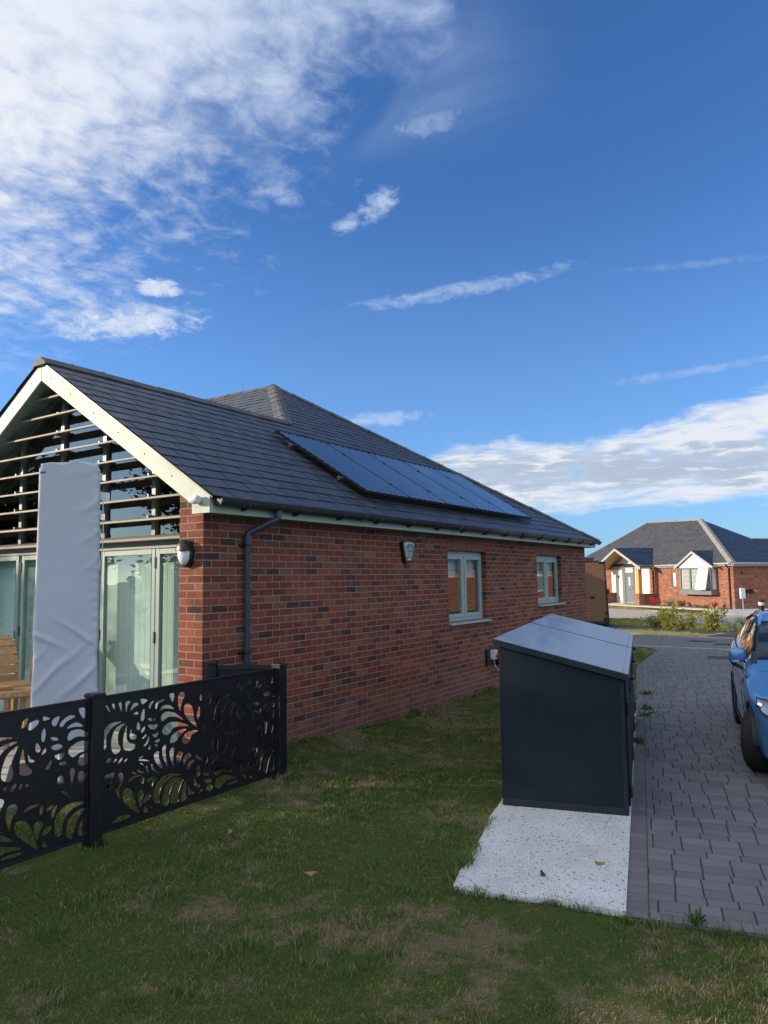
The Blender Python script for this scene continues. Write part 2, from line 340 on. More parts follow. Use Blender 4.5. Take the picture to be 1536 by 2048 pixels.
def block_mat(name, A, B, J, rowh=.165, wmin=.13, wadd=.11, jw=.0035, tri=False):
    m, g, b = newmat(name); uv = g.n.new('ShaderNodeTexCoord').outputs['UV']; u, v, _ = g.sep(uv)
    wob = g.m('MULTIPLY', g.m('SUBTRACT', g.noise(uv, 5., 3, .5), .5), .012)
    uu = g.m('DIVIDE', g.m('ADD', u, wob), rowh); row = g.m('FLOOR', uu); fr = g.m('SUBTRACT', uu, row)
    grp = row
    if tri:
        s1 = g.m('GREATER_THAN', fr, .36); s2 = g.m('GREATER_THAN', fr, .72); grp = g.m('ADD', row, g.m('MULTIPLY', s2, 500.)); sub = g.m('ADD', s1, s2)
    rr = g.white(g.xyz(grp, 2., 0.)).outputs
    rc = g.sep(rr[1]); wd = g.m('MULTIPLY_ADD', rc[0], wadd, wmin)
    vv = g.m('ADD', g.m('DIVIDE', g.m('ADD', v, g.m('MULTIPLY', wob, .6)), wd), g.m('MULTIPLY', rc[1], 7.)); cl = g.m('FLOOR', vv); fc = g.m('SUBTRACT', vv, cl)
    if tri:
        frm = g.m('MINIMUM', g.m('MINIMUM', fr, g.m('SUBTRACT', 1., fr)), g.m('MINIMUM', g.m('ABSOLUTE', g.m('SUBTRACT', fr, .36)), g.m('ABSOLUTE', g.m('SUBTRACT', fr, .72)))); row = g.m('MULTIPLY_ADD', row, 3., sub)
    else: frm = g.m('MINIMUM', fr, g.m('SUBTRACT', 1., fr))
    dr = g.m('MULTIPLY', frm, rowh); dc = g.m('MULTIPLY', g.m('MINIMUM', fc, g.m('SUBTRACT', 1., fc)), wd)
    fine = g.noise(uv, 120., 4, .7); jn = g.m('MULTIPLY', g.m('SUBTRACT', g.noise(uv, 55., 4, .7), .5), .016)
    e1 = g.ss(g.m('ADD', dr, jn), .0008, jw); e2 = g.ss(g.m('ADD', dc, jn), .002, jw*2.0)
    edge = g.m('MULTIPLY', g.m('MULTIPLY_ADD', e1, .6, .4), g.ss(g.m('ADD', dc, g.m('MULTIPLY', jn, .5)), .0015, .006))
    wn = g.white(g.xyz(cl, row, 1.))
    c = g.mix(wn.outputs[0], A, B); c = g.mix(g.m('MULTIPLY', g.ss(g.noise(uv, 1.1, 5, .6), .45, .7), .45), c, tuple((p+q)*.62 for p, q in zip(A, B)))
    c = g.mix(g.m('MULTIPLY', g.ss(g.noise(uv, 60., 4, .75), .62, .72), .5), c, tuple(min(1, k*2.2) for k in B))
    c = g.mix(g.m('MULTIPLY', fine, .3), c, tuple(k*.55 for k in A))
    g.put(b.inputs['Base Color'], g.mix(edge, J, c)); b.inputs['Roughness'].default_value = .85
    g.put(b.inputs['Normal'], g.bump(g.m('ADD', g.m('MULTIPLY', edge, 1.2), g.m('ADD', g.m('MULTIPLY', fine, .25), g.m('MULTIPLY', wn.outputs[0], .3))), .8, .008)); return m
M['drive'] = block_mat('grey block paving', (.115, .113, .122), (.185, .178, .182), (.018, .018, .020), .38, .145, .06, .003, tri=True)
M['edge_block'] = block_mat('grey edging blocks', (.12, .115, .125), (.17, .16, .17), (.05, .05, .052), .108, 3., 0.)
M['road'] = block_mat('buff grey road blocks', (.40, .34, .285), (.48, .41, .35), (.22, .19, .16), .11, .2, .01, .003)
M['tarmac'] = pm('black tarmac', (.045, .043, .047), .95, var=.3, vs=4, bump=.6, bs=90)
M['kerb'] = pm('concrete kerb', (.36, .34, .31), .9, var=.15, vs=3, bump=.3, bs=40)
M['patio'] = block_mat('pale grey paving slabs', (.42, .42, .42), (.50, .49, .48), (.22, .21, .20), .6, .6, 0., .006)
M['path'] = pm('pale buff path', (.55, .47, .38), .9, var=.1, vs=3)
M['soil'] = pm('bark mulch', (.07, .045, .03), .95, var=.5, vs=20, bump=.8, bs=30)
def lawn_mat(name, blade=False):
    m, g, b = newmat(name); t = g.n.new('ShaderNodeTexCoord'); ob = t.outputs['Object']; ox, oy, oz = g.sep(ob); fl = g.xyz(ox, oy, 0.)
    n = g.noise(fl, .75, 5, .6, .4); n2 = g.noise(fl, 4.5, 6, .75); f = g.m('ADD', g.m('MULTIPLY', n, .5), g.m('MULTIPLY', n2, .5))
    dry = g.ss(f, .485, .60)
    if blade:
        u, v, _ = g.sep(t.outputs['UV'])
        dry = g.m('MULTIPLY', g.m('MULTIPLY_ADD', dry, .80, .10), 1.); isdry = g.m('LESS_THAN', u, dry)
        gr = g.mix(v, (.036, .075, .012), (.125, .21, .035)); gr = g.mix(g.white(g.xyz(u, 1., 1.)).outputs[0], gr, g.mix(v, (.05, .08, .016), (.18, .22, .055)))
        st = g.mix(v, (.20, .155, .085), (.42, .34, .20)); c = g.mix(isdry, gr, st)
        g.put(b.inputs['Base Color'], c); b.inputs['Roughness'].default_value = .6
        tr = g.n.new('ShaderNodeBsdfTranslucent'); g.put(tr.inputs[0], c); mx = g.n.new('ShaderNodeMixShader'); mx.inputs[0].default_value = .25
        g.l.new(b.outputs[0], mx.inputs[1]); g.l.new(tr.outputs[0], mx.inputs[2]); g.l.new(mx.outputs[0], g.n['Material Output'].inputs[0])
    else:
        fine = g.noise(fl, 90., 5, .75); mid = g.noise(fl, 18., 4, .7)
        gr = g.mix(g.lin(fine, .3, .7), (.030, .048, .012), (.115, .15, .035)); st = g.mix(g.lin(fine, .3, .7), (.085, .062, .038), (.34, .27, .16))
        c = g.mix(g.m('MULTIPLY_ADD', dry, .7, g.m('MULTIPLY', g.ss(mid, .5, .7), .25)), gr, st)
        g.put(b.inputs['Base Color'], c); b.inputs['Roughness'].default_value = .95; b.inputs['Specular IOR Level'].default_value = .1
        g.put(b.inputs['Normal'], g.bump(g.m('ADD', fine, mid), .9, .02))
    return m
M['lawn'] = lawn_mat('lawn turf'); M['blade'] = lawn_mat('grass blades', True)
def glass_mat(name, tint=(.82, .9, .88), ior=1.75, see=1.0):
    m, g, b = newmat(name); g.n.remove(b)
    tr = g.n.new('ShaderNodeBsdfTransparent'); g.put(tr.inputs[0], tuple(k*see for k in tint))
    gl = g.n.new('ShaderNodeBsdfGlossy'); gl.inputs['Roughness'].default_value = .015; g.put(gl.inputs[0], (.95, .97, 1.))
    ob = g.n.new('ShaderNodeTexCoord').outputs['Object']; g.put(gl.inputs['Normal'], g.bump(g.noise(ob, 1.3, 2, .5), .05, .05))
    ge = g.n.new('ShaderNodeNewGeometry'); dt = g.n.new('ShaderNodeVectorMath'); dt.operation = 'DOT_PRODUCT'; g.l.new(ge.outputs['Normal'], dt.inputs[0]); g.l.new(ge.outputs['Incoming'], dt.inputs[1])
    f0 = ((ior-1)/(ior+1))**2*1.8; fr = g.m('MULTIPLY_ADD', g.m('POWER', g.m('SUBTRACT', 1., g.m('ABSOLUTE', dt.outputs['Value'])), 5.), 1-f0, f0)
    mx = g.n.new('ShaderNodeMixShader'); g.l.new(fr, mx.inputs[0]); g.l.new(tr.outputs[0], mx.inputs[1]); g.l.new(gl.outputs[0], mx.inputs[2])
    g.l.new(mx.outputs[0], g.n['Material Output'].inputs[0]); return m
M['glass'] = glass_mat('window glass'); M['glass_car'] = glass_mat('tinted car glass', (.25, .3, .33), 1.7)
M['blind'] = pm('pale fabric blind', (.66, .80, .74), .8, var=.05, vs=2)
M['glass_gable'] = glass_mat('tinted gable glass', (.55, .62, .58), 1.75)
M['dark'] = pm('dark room shade', (.03, .03, .03), .9)
M['plaster'] = pm('interior plaster', (.42, .41, .38), .9, var=.05)
M['louvre'] = pm('bronze grey aluminium louvre', (.23, .195, .15), .6, metal=0., var=.1, vs=5)
M['mullion'] = pm('green grey mullion', (.14, .165, .155), .4, var=.08)
M['cover'] = pm('grey fabric cover', (.50, .53, .59), .75, var=.04, vs=2, bump=.12, bs=14)
def wood_mat(name, A, B, s=(1, 12, 12)):
    m, g, b = newmat(name); ob = g.n.new('ShaderNodeTexCoord').outputs['Object']
    n = g.noise(g.map(ob, s), 3.5, 6, .65, .6); g.put(b.inputs['Base Color'], g.mix(g.lin(n, .3, .7), A, B)); b.inputs['Roughness'].default_value = .6
    g.put(b.inputs['Normal'], g.bump(n, .3, .004)); return m
M['wood'] = wood_mat('honey brown timber', (.30, .17, .075), (.55, .36, .18), (14, 1.5, 14))
M['oak'] = wood_mat('golden oak', (.50, .27, .07), (.66, .40, .12), (12, 12, 1))
M['solar'] = pm('blue black solar glass', (.030, .037, .052), .2, var=.06, vs=2, coat=.25, spec=.6)
M['render'] = pm('cream render', (.74, .71, .62), .85, var=.04, vs=3)
M['grey_frame'] = pm('mid grey frame', (.16, .18, .185), .45, var=.06)
M['grey_trim'] = pm('light grey trim', (.38, .38, .37), .5, var=.06)
M['door'] = pm('slate grey door', (.17, .19, .205), .4, var=.04)
M['shutter'] = pm('white shutter', (.74, .74, .70), .5, var=.03)
M['paint'] = pm('metallic blue paint', (.085, .235, .47), .3, metal=.3, var=.02, vs=1, coat=1.)
M['tyre'] = pm('tyre rubber', (.016, .016, .018), .8, var=.2, vs=20, bump=.3, bs=80)
M['rim'] = pm('alloy', (.42, .43, .45), .3, metal=.8, var=.05)
M['chrome'] = pm('chrome', (.75, .77, .8), .12, metal=1., var=.02)
M['lamp_glass'] = pm('clear lamp cover', (.30, .33, .36), .08, var=.2, vs=18, coat=1.)
M['brown_van'] = pm('brown painted panel', (.17, .088, .046), .5, var=.06, vs=2)
M['teal'] = pm('teal green plastic', (.05, .22, .22), .35, var=.06)
M['pale_teal'] = pm('pale teal print', (.45, .66, .62), .5, var=.05)
M['dark_green'] = pm('dark green plastic', (.006, .022, .012), .35, var=.2)
M['yellow'] = pm('yellow plastic', (.65, .42, .03), .45); M['redp'] = pm('red plastic', (.55, .03, .02), .4)
M['light_diffuser'] = pm('opal diffuser', (.74, .75, .77), .35, var=.03)
M['steel'] = pm('galvanised steel', (.45, .46, .48), .4, metal=.8, var=.1)
M['verge'] = None
def leaf_mat(name, A, B, tr=.35):
    m, g, b = newmat(name); t = g.n.new('ShaderNodeTexCoord'); u, v, _ = g.sep(t.outputs['UV'])
    c = g.mix(g.white(g.xyz(g.m('FLOOR', u), g.m('FLOOR', v), 0.)).outputs[0], A, B)
    g.put(b.inputs['Base Color'], c); b.inputs['Roughness'].default_value = .5
    x_ = g.n.new('ShaderNodeBsdfTranslucent'); g.put(x_.inputs[0], c); mx = g.n.new('ShaderNodeMixShader'); mx.inputs[0].default_value = tr
    g.l.new(b.outputs[0], mx.inputs[1]); g.l.new(x_.outputs[0], mx.inputs[2]); g.l.new(mx.outputs[0], g.n['Material Output'].inputs[0]); return m
M['verge'] = leaf_mat('sunlight tinted verge grass', (.20, .25, .045), (.48, .46, .14)); M['verge_base'] = pm('sunlight tinted verge turf', (.26, .25, .07), .95, var=.45, vs=6, bump=.6, bs=40)  # far verge: low sunlight brightened into the grass and turf colour
M['leaf_y'] = leaf_mat('yellow green leaves', (.17, .19, .03), (.42, .40, .08)); M['leaf_g'] = leaf_mat('green leaves', (.045, .09, .02), (.12, .18, .04))
M['leaf_s'] = leaf_mat('silver green leaves', (.14, .19, .14), (.26, .32, .22)); M['leaf_r'] = leaf_mat('red leaves', (.40, .03, .04), (.55, .09, .08))
M['leaf_t'] = leaf_mat('tree leaves', (.025, .055, .012), (.075, .12, .03), .3)
M['bark'] = pm('bark', (.12, .09, .065), .9, var=.4, vs=9, bump=.8, bs=20)
M['dead_leaf'] = pm('fallen leaf', (.30, .19, .08), .7, var=.4, vs=20)

# ================================================================== terrain
def sm(t): t = max(0., min(1., t)); return t*t*(3-2*t)
def gh(x, y):
    h = .115*sm((y+.75)/.8)*sm((3.6-x)/2.6)
    return h + (.012*mnoise.noise(Vector((x*1.3, y*1.3, 0))) if abs(x) < 30 and abs(y) < 30 else 0) - .012
def coords(a, b, st):
    r = []; q = a
    while q < b: r.append(q); q += st
    return r
xs = [-900, -300, -100, -40, -20, -12]+coords(-8, 12, .2)+coords(12, 40, 2)+[40, 60, 100, 300, 900, 2500]
ys = [-900, -300, -100, -40, -20, -12]+coords(-7, 2, .2)+coords(2, 30, 2)+[30, 60, 100, 300, 900, 2500]
b = MB(); nx, ny = len(xs), len(ys)
vs = [(x_, y_, gh(x_, y_)) for y_ in ys for x_ in xs]
b.mesh(vs, [(j*nx+i, j*nx+i+1, (j+1)*nx+i+1, (j+1)*nx+i) for j in range(ny-1) for i in range(nx-1)], sm=True)
tag(b.build('ground', M['lawn']), kind='structure')

def in_poly(p, poly):
    c = False; n = len(poly)
    for i in range(n):
        (x1, y1), (x2, y2) = poly[i][:2], poly[(i+1) % n][:2]
        if (y1 > p[1]) != (y2 > p[1]) and p[0] < (x2-x1)*(p[1]-y1)/(y2-y1)+x1: c = not c
    return c
CA, SA = math.cos(rad(13.97)), math.sin(rad(13.97))
def drv(s, t): return (-.76+s*CA-t*SA, -4.2+s*SA+t*CA)     # s along the drive, t to its left
def sheet(name, poly, z, mat, uvf=None, thick=.06, kind='structure'):
    b = MB(); P_ = [(p[0], p[1], z) for p in poly]
    b.face(P_, uv=[uvf(*p[:2]) for p in P_] if uvf else None)
    for i in range(len(P_)):
        p, q = P_[i], P_[(i+1) % len(P_)]
        b.face([p, (p[0], p[1], z-thick), (q[0], q[1], z-thick), q])
    o = b.build(name, mat); return tag(o, kind=kind)
def duv(x_, y_):
    dx, dy = x_+.76, y_+4.2; return (dx*CA+dy*SA, -dx*SA+dy*CA)
left = [drv(0, 0), (2.9, -3.29), (6, -2.515), (9.24, -1.71), (10.6, -1.37), (12, -1.2), (13.2, -1.08), (14.1, -.99), (14.6, -.80), (15.0, -.42), (15.24, .1)]
DRIVE = left+[(15.0, -3.2), (14.6, -9.5), drv(14, -9), drv(0, -9)]
sheet('driveway', DRIVE[::-1], .006, M['drive'], duv)
# edging course along the lawn side and across the near end
eb = MB()
for i in range(4):
    p, q = Vector(left[i]+(0,)), Vector(left[i+1]+(0,)); d = (q-p).normalized(); n_ = Vector((d.y, -d.x, 0)); L_ = (q-p).length
    eb.face([(p.x, p.y, .0085), (p.x+n_.x*.12, p.y+n_.y*.12, .0085), (q.x+n_.x*.12, q.y+n_.y*.12, .0085), (q.x, q.y, .0085)], uv=[(i*9, 1), (i*9, 1.12), (i*9+L_, 1.12), (i*9+L_, 1)])
    eb.face([(p.x+n_.x*.12, p.y+n_.y*.12, .0080), (p.x+n_.x*.127, p.y+n_.y*.127, .0080), (q.x+n_.x*.127, q.y+n_.y*.127, .0080), (q.x+n_.x*.12, q.y+n_.y*.12, .0080)], mi=1)
q0, q1, q2, q3 = drv(0, -.13), drv(0, -6), drv(.10, -6), drv(.10, -.13)
eb.face([q+(.0085,) for q in (q0, q1, q2, q3)], uv=[(0, 5), (11, 5), (11, 5.10), (0, 5.10)])
tag(eb.build('driveway_edging', [M['edge_block'], M['soil']]), kind='structure')
# street beyond
ROAD = [(15.24, .1), (15.9, 3.5), (17.0, 12), (21.5, 12), (20.2, 5), (19.3, 1.45), (18.5, -1.1), (18.3, -3), (17.9, -12), (14.3, -12), (14.6, -9.5), (15.0, -3.2)]
sheet('road', ROAD[::-1], .004, M['drive'], lambda x_, y_: (x_*1.3, y_*1.3))
b = MB()
def kerb_line(b, pts, w=.12, h=.03, z=-.03):
    for p, q in zip(pts, pts[1:]):
        b.bar((p[0], p[1], z+(h-z)/2), (q[0], q[1], z+(h-z)/2), w, h-z)
kerb_line(b, [(15.0, -9.5), (15.12, -3.2), (15.3, .1)], h=.012)
kerb_line(b, [(18.1, -12), (18.42, -3), (18.55, -1.1), (19.35, 1.45), (20.3, 5), (21.6, 12)], h=.05)
kerb_line(b, [(18.6, -1.15), (20.35, -1.6)], w=.1, h=.04)
tag(b.build('kerb', M['kerb']), kind='structure')
sheet('tarmac_patch', [(18.65, -1.22), (18.5, -3.2), (18.2, -9), (20.0, -9), (20.2, -3.2), (20.35, -1.66)], .03, M['tarmac'])
sheet('footpath', [(20.1, -9), (19.77, -2.14), (20.87, .785), (21.575, 3.07), (24, 10), (26.3, 10), (23.5, 2.95), (21.9, -.2), (21.1, -2), (21.3, -9)][::-1], .02, M['tarmac'])
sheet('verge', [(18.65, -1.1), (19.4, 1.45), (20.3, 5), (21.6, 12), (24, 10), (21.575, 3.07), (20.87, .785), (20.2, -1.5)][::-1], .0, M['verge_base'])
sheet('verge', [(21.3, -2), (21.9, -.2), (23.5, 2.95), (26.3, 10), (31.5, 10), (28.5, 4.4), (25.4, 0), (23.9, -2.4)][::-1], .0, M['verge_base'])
FARROAD = [(23.4, -9), (23.6, -3), (25.5, 0), (28.6, 4.4), (34, 14), (44, 14), (37.9, 7.1), (32.9, 1.4), (31.6, -2), (31, -9)]
sheet('far_road', FARROAD[::-1], .006, M['road'], lambda x_, y_: (x_, y_))
sheet('parking_space', [(33.2, 1.2), (31.7, -2.2), (31, -9), (48, -12), (44.4, -5.2), (38.9, .2), (38.3, 1.5)][::-1], .012, M['patio'], lambda x_, y_: (x_, y_))
PATIO = [(-4.2, .30), (.6, .36), (.6, 9), (-4.2, 9)]
sheet('patio', PATIO, .15, M['patio'], lambda x_, y_: (x_, y_), thick=.12)
# concrete base under the bin store
ZS = .022
jit = [.0, .012, -.008, .015, -.01, .006, .012, -.006]
A0, A1 = Vector((-.93, -3.215)), Vector((.60, -2.80))
edge = [tuple(A0.lerp(A1, i/7)+Vector((jit[i]*.3, jit[i]))) for i in range(8)]
B0, B1 = Vector(drv(.02, -.003)), A0
edge2 = [tuple(B0.lerp(B1, i/7)+Vector((jit[(i*3) % 8]*1.8-.015*math.sin(i*1.3), jit[i]*.4))) for i in range(1, 7)]
SLAB = [tuple(B0)]+edge2+edge+[tuple(Vector((.686, -2.75))+Vector((CA, SA))*4.5), tuple(Vector((.95, -3.80))+Vector((CA, SA))*4.5)]
sheet('concrete_slab', SLAB[::-1], ZS, M['concrete'])

# ================================================================== slates
def clip(poly, reg):
    out = poly
    for i in range(len(reg)):
        a_, b_ = reg[i], reg[(i+1) % len(reg)]; inp = out; out = []
        if not inp: return []
        ex, ey = b_[0]-a_[0], b_[1]-a_[1]
        sd = lambda p: ex*(p[1]-a_[1])-ey*(p[0]-a_[0])
        for j in range(len(inp)):
            p, q = inp[j-1], inp[j]; sp, sq = sd(p), sd(q)
            if (sp < 0) != (sq < 0): t = sp/(sp-sq); out.append((p[0]+(q[0]-p[0])*t, p[1]+(q[1]-p[1])*t))
            if sq >= 0: out.append(q)
    return out
def plane_frame(p3):
    N = (Vector(p3[1])-Vector(p3[0])).cross(Vector(p3[2])-Vector(p3[0])).normalized()
    if N.z < 0: N = -N
    U = Vector((0, 0, 1)).cross(N).normalized(); return N, U, N.cross(U)
def slates(mb, p3, origin, gauge=.225, width=.30, lift=.010, jitter=1., over=.07, t=.004):
    N, U, V = plane_frame(p3); O = Vector(origin)
    reg = [((Vector(p)-O).dot(U), (Vector(p)-O).dot(V)) for p in p3]
    ar = sum(reg[i-1][0]*reg[i][1]-reg[i][0]*reg[i-1][1] for i in range(len(reg)))
    if ar < 0: reg = reg[::-1]
    u0, u1 = min(r[0] for r in reg), max(r[0] for r in reg); v0, v1 = min(r[1] for r in reg), max(r[1] for r in reg)
    mb.face([O+U*r[0]+V*r[1]-N*.006 for r in reg], uv=[(0, 0)]*len(reg), mi=1)
    for r in range(int(v0//gauge)-1, int(v1//gauge)+1):
        off = (r % 2)*width/2
        for c in range(int((u0-off)//width)-1, int((u1-off)//width)+1):
            rg = random.Random(r*7919+c*104729)
            g0 = .006; a_ = c*width+off; j = rg.uniform(-.003, .003)*jitter
            quad = [(a_+g0, r*gauge+j), (a_+width-g0, r*gauge+j), (a_+width-g0, (r+1)*gauge+over), (a_+g0, (r+1)*gauge+over)]
            pl = clip(quad, reg)
            if len(pl) < 3: continue
            dl = rg.uniform(-.001, .002)*jitter; tw = rg.uniform(-.0025, .0025)*jitter
            def P_(q, k=0.): 
                f = 1-(q[1]-r*gauge)/(gauge+over); w = (q[0]-a_)/width-.5
                return O+U*q[0]+V*q[1]+N*((lift+dl)*f+tw*w*2*f-k)
            uv = [(c+.5+(.4*((q[0]-a_)/width-.5)), r+.3) for q in pl]
            mb.face([P_(q) for q in pl], uv=uv)
            bt = [q for q in pl if q[1] < r*gauge+j+.004]
            if len(bt) >= 2:
                bt.sort(); mb.face([P_(bt[0]), P_(bt[0], t), P_(bt[-1], t), P_(bt[-1])][::-1][::-1], uv=[(c+.5, r+.3)]*4)
def ridge_tiles(mb, A, B, N1, N2, seg=.45, w=.15, up=.035):
    A = Vector(A); B = Vector(B); L = (B-A); n = max(1, round(L.length/seg)); D = L.normalized()
    def side(Na, Nb):
        s_ = Na.cross(D).normalized(); return s_ if s_.dot(Nb) < 0 else -s_
    s1, s2 = side(N1, N2), side(N2, N1); U_ = (N1+N2).normalized()
    for i in range(n):
        rg = random.Random(i*31+int(A.x*100)); j = rg.uniform(-.004, .004)
        p0 = A+L*(i/n)+U_*j; p1 = A+L*((i+1)/n)-D*.008+U_*(j+rg.uniform(-.003, .003))
        def sec(p, k=1.): return [p+s1*w*k+N1*.006, p+s1*w*k+N1*.026, p+s1*.03+U_*(up+.012), p+s2*.03+U_*(up+.012), p+s2*w*k+N2*.026, p+s2*w*k+N2*.006]
        a_, b_ = sec(p0), sec(p1); vs = a_+b_; k = 6
        mb.mesh(vs, [(q, (q+1) % k, k+(q+1) % k, k+q) for q in range(5)]+[tuple(range(k))[::-1], tuple(range(k, 2*k))])
        c0, c1 = sec(p1-D*.03, 1.03), sec(p1+D*.012, 1.03); c0 = [v+U_*.008 for v in c0]; c1 = [v+U_*.008 for v in c1]
        mb.mesh(c0+c1, [(q, (q+1) % k, k+(q+1) % k, k+q) for q in range(5)]+[tuple(range(k))[::-1], tuple(range(k, 2*k))])

# ================================================================== near bungalow
K = .633
H = thing('brick_bungalow', 'near red brick bungalow with louvred glazed gable and dark slate roof', 'house', (0, 0, 0))
W1 = (5.06, 6.43, 1.20, 2.325); W2 = (8.77, 10.16, 1.35, 2.325); LX = 11.78; YR = 2.70
def wall_boxes(b, axis, f0, f1, u0, u1, z0, z1, ops=()):
    us = sorted({u0, u1, *[o[0] for o in ops], *[o[1] for o in ops]}); zs = sorted({z0, z1, *[o[2] for o in ops], *[o[3] for o in ops]})
    for i in range(len(us)-1):
        for j in range(len(zs)-1):
            cu, cz = (us[i]+us[i+1])/2, (zs[j]+zs[j+1])/2
            if any(o[0] < cu < o[1] and o[2] < cz < o[3] for o in ops): continue
            if axis == 'y': b.box((us[i], f0, zs[j]), (us[i+1], f1, zs[j+1]))
            else: b.box((f0, us[i], zs[j]), (f1, us[i+1], zs[j+1]))
b = MB()
wall_boxes(b, 'y', 0, .33, .3375, LX, -.3, 2.57, [W1, W2])
for s_ in (0, 1):
    q = lambda y_: y_ if s_ == 0 else 2*YR-y_
    b.prism([(0, q(0), -.3), (0, q(.3375), -.3), (0, q(.3375), 2.84), (0, q(.05), 2.66), (0, q(0), 2.57)], (.3375, 0, 0))
b.box((.3375, 5.07, -.3), (1.6, 5.4, 2.57)); b.box((1.6, 5.0, -.3), (1.93, 20.9, 2.57)); b.box((11.45, .33, -.3), (LX, 20.9, 2.57)); b.box((1.93, 20.57, -.3), (11.45, 20.9, 2.57))
b.build('wall', M['brick'], H)
b = MB()
for w_ in (W1, W2): b.box((w_[0], -.0025, 2.325), (w_[1], .10, 2.552))
b.build('soldier_lintel', M['soldier'], H)
b = MB()
b.box((.40, .34, .10), (11.4, 5.0, .16)); b.build('inner_floor', M['plaster'], H)
b = MB(); b.box((6.9, .34, .16), (6.98, 5.0, 3.2)); b.box((1.2, 5.0-.02, .16), (6.9, 5.06, 2.9)); b.box((.34, .336, .16), (5.0, .36, 2.7)); b.build('inner_wall', M['plaster'], H)

ap = (6.762, 5.154, 6.134); x4 = 4.31; ze = 2.701; ex = 11.98
hz_ = lambda y_: 2.872+K*y_
side_a = [(-.125, -.27, ze), (x4, -.27, ze), (x4, YR, hz_(YR)), (-.125, YR, hz_(YR))]
side_b = [(x4, -.27, ze), (ex, -.27, ze), ap, (x4, YR, hz_(YR))]
wing_l = [(-.125, YR, hz_(YR)), (x4, YR, hz_(YR)), (1.33, 5.67, ze), (-.125, 5.67, ze)]
front = [(x4, YR, hz_(YR)), ap, (6.762, 15.7, 6.134), (1.33, 21.1, ze), (1.33, 5.67, ze)]
right = [(ex, -.27, ze), (ex, 21.1, ze), (6.762, 15.7, 6.134), ap]
back = [(ex, 21.1, ze), (1.33, 21.1, ze), (6.762, 15.7, 6.134)]
b = MB()
slates(b, side_a, side_a[0]); slates(b, side_b, side_a[0]); slates(b, wing_l, wing_l[3]); slates(b, front, front[4]); slates(b, right, right[0]); slates(b, back, back[0], .45, .6)
R_ = b.build('roof', [M['slate'], M['black']], H)
NA, NW, NF, NRt, NB = [plane_frame(p)[0] for p in (side_a, wing_l, front, right, back)]
b = MB()
ridge_tiles(b, (-.14, YR, hz_(YR)), (x4, YR, hz_(YR)), NA, NW)
ridge_tiles(b, (x4, YR, hz_(YR)), ap, NA, NF); ridge_tiles(b, ap, (6.762, 15.7, 6.134), NF, NRt)
ridge_tiles(b, (ex, -.27, ze), ap, NA, NRt); ridge_tiles(b, (ex, 21.1, ze), (6.762, 15.7, 6.134), NB, NRt)
b.build('ridge_tile', M['ridge'], R_)
# lead valley
# barge boards, boxed ends, soffit, fascia
for s_ in (0, 1):
    q = (lambda y_: y_) if s_ == 0 else (lambda y_: 2*YR-y_)
    tp = lambda y_: 2.846+K*y_; bt = lambda y_: tp(y_)-.232
    b = MB(); b.prism([(-.10, q(.052), bt(.052)), (-.10, q(YR-.003), bt(YR)), (-.10, q(YR-.003), tp(YR)), (-.10, q(.052), tp(.052))], (.022, 0, 0))
    bb = b.build('barge_board', M['sage'], H, bevel=.002)
    b = MB()
    for yy in (.35, .78, 1.22, 1.66, 2.1, 2.5):
        b.lathe([(0, .0035), (.007, .003), (.009, 0)], (-.1005, q(yy), bt(yy)+.12), 8, Matrix.Rotation(-PI/2, 3, 'Y'))
    b.build('screw', M['black'], bb)
    b = MB(); b.prism([(-.104, q(-.2), 2.55), (-.104, q(.048), 2.55), (-.104, q(.048), tp(.048)), (-.104, q(-.2), tp(-.2)+.002)], (.02, 0, 0)); b.build('boxed_end', M['sage'], H, bevel=.002)
    b = MB(); b.prism([(-.078, q(-.2), 2.846-.232-.008+K*.06), (-.078, q(YR), bt(YR)+.02), (-.078, q(YR), bt(YR)+.045), (-.078, q(-.2), 2.62)], (.0, 0, 0.001)) if 0 else None
    n_ = 26
    for i in range(n_):                                        # soffit boards run along the eaves direction
        a_ = .05+(YR-.05)*i/n_; c_ = .05+(YR-.05)*(i+1)/n_-.006
        b.prism([(-.077, q(a_), bt(a_)+.024), (-.077, q(c_), bt(c_)+.024), (-.077, q(c_), bt(c_)+.040), (-.077, q(a_), bt(a_)+.040)], (.42, 0, 0))
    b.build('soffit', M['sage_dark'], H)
    b = MB(); b.prism([(-.11, q(-.24), tp(-.24)-.004), (-.11, q(YR), tp(YR)-.002), (-.11, q(YR), tp(YR)+.018), (-.11, q(-.24), tp(-.24)+.016)], (.3, 0, 0)); b.build('undercloak', M['black'], H)
for i, (a_, c_) in enumerate(((-.08, 2.05), (2.054, 6.98), (6.984, LX+.2))):
    b = MB(); b.box((a_, -.2, 2.55), (c_, -.18, 2.735)); b.build('fascia', M['sage'], H, bevel=.0025)
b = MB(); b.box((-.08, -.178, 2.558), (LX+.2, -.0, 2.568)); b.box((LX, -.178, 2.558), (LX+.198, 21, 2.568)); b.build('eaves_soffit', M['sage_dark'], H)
b = MB(); b.box((LX+.18, -.18, 2.55), (LX+.2, 21, 2.735)); b.build('fascia', M['sage'], H)
b = MB(); b.box((-.1, 5.58, 2.55), (1.4, 5.60, 2.735)); b.box((-.08, 5.4, 2.558), (1.4, 5.58, 2.568)); b.build('fascia', M['sage'], H)
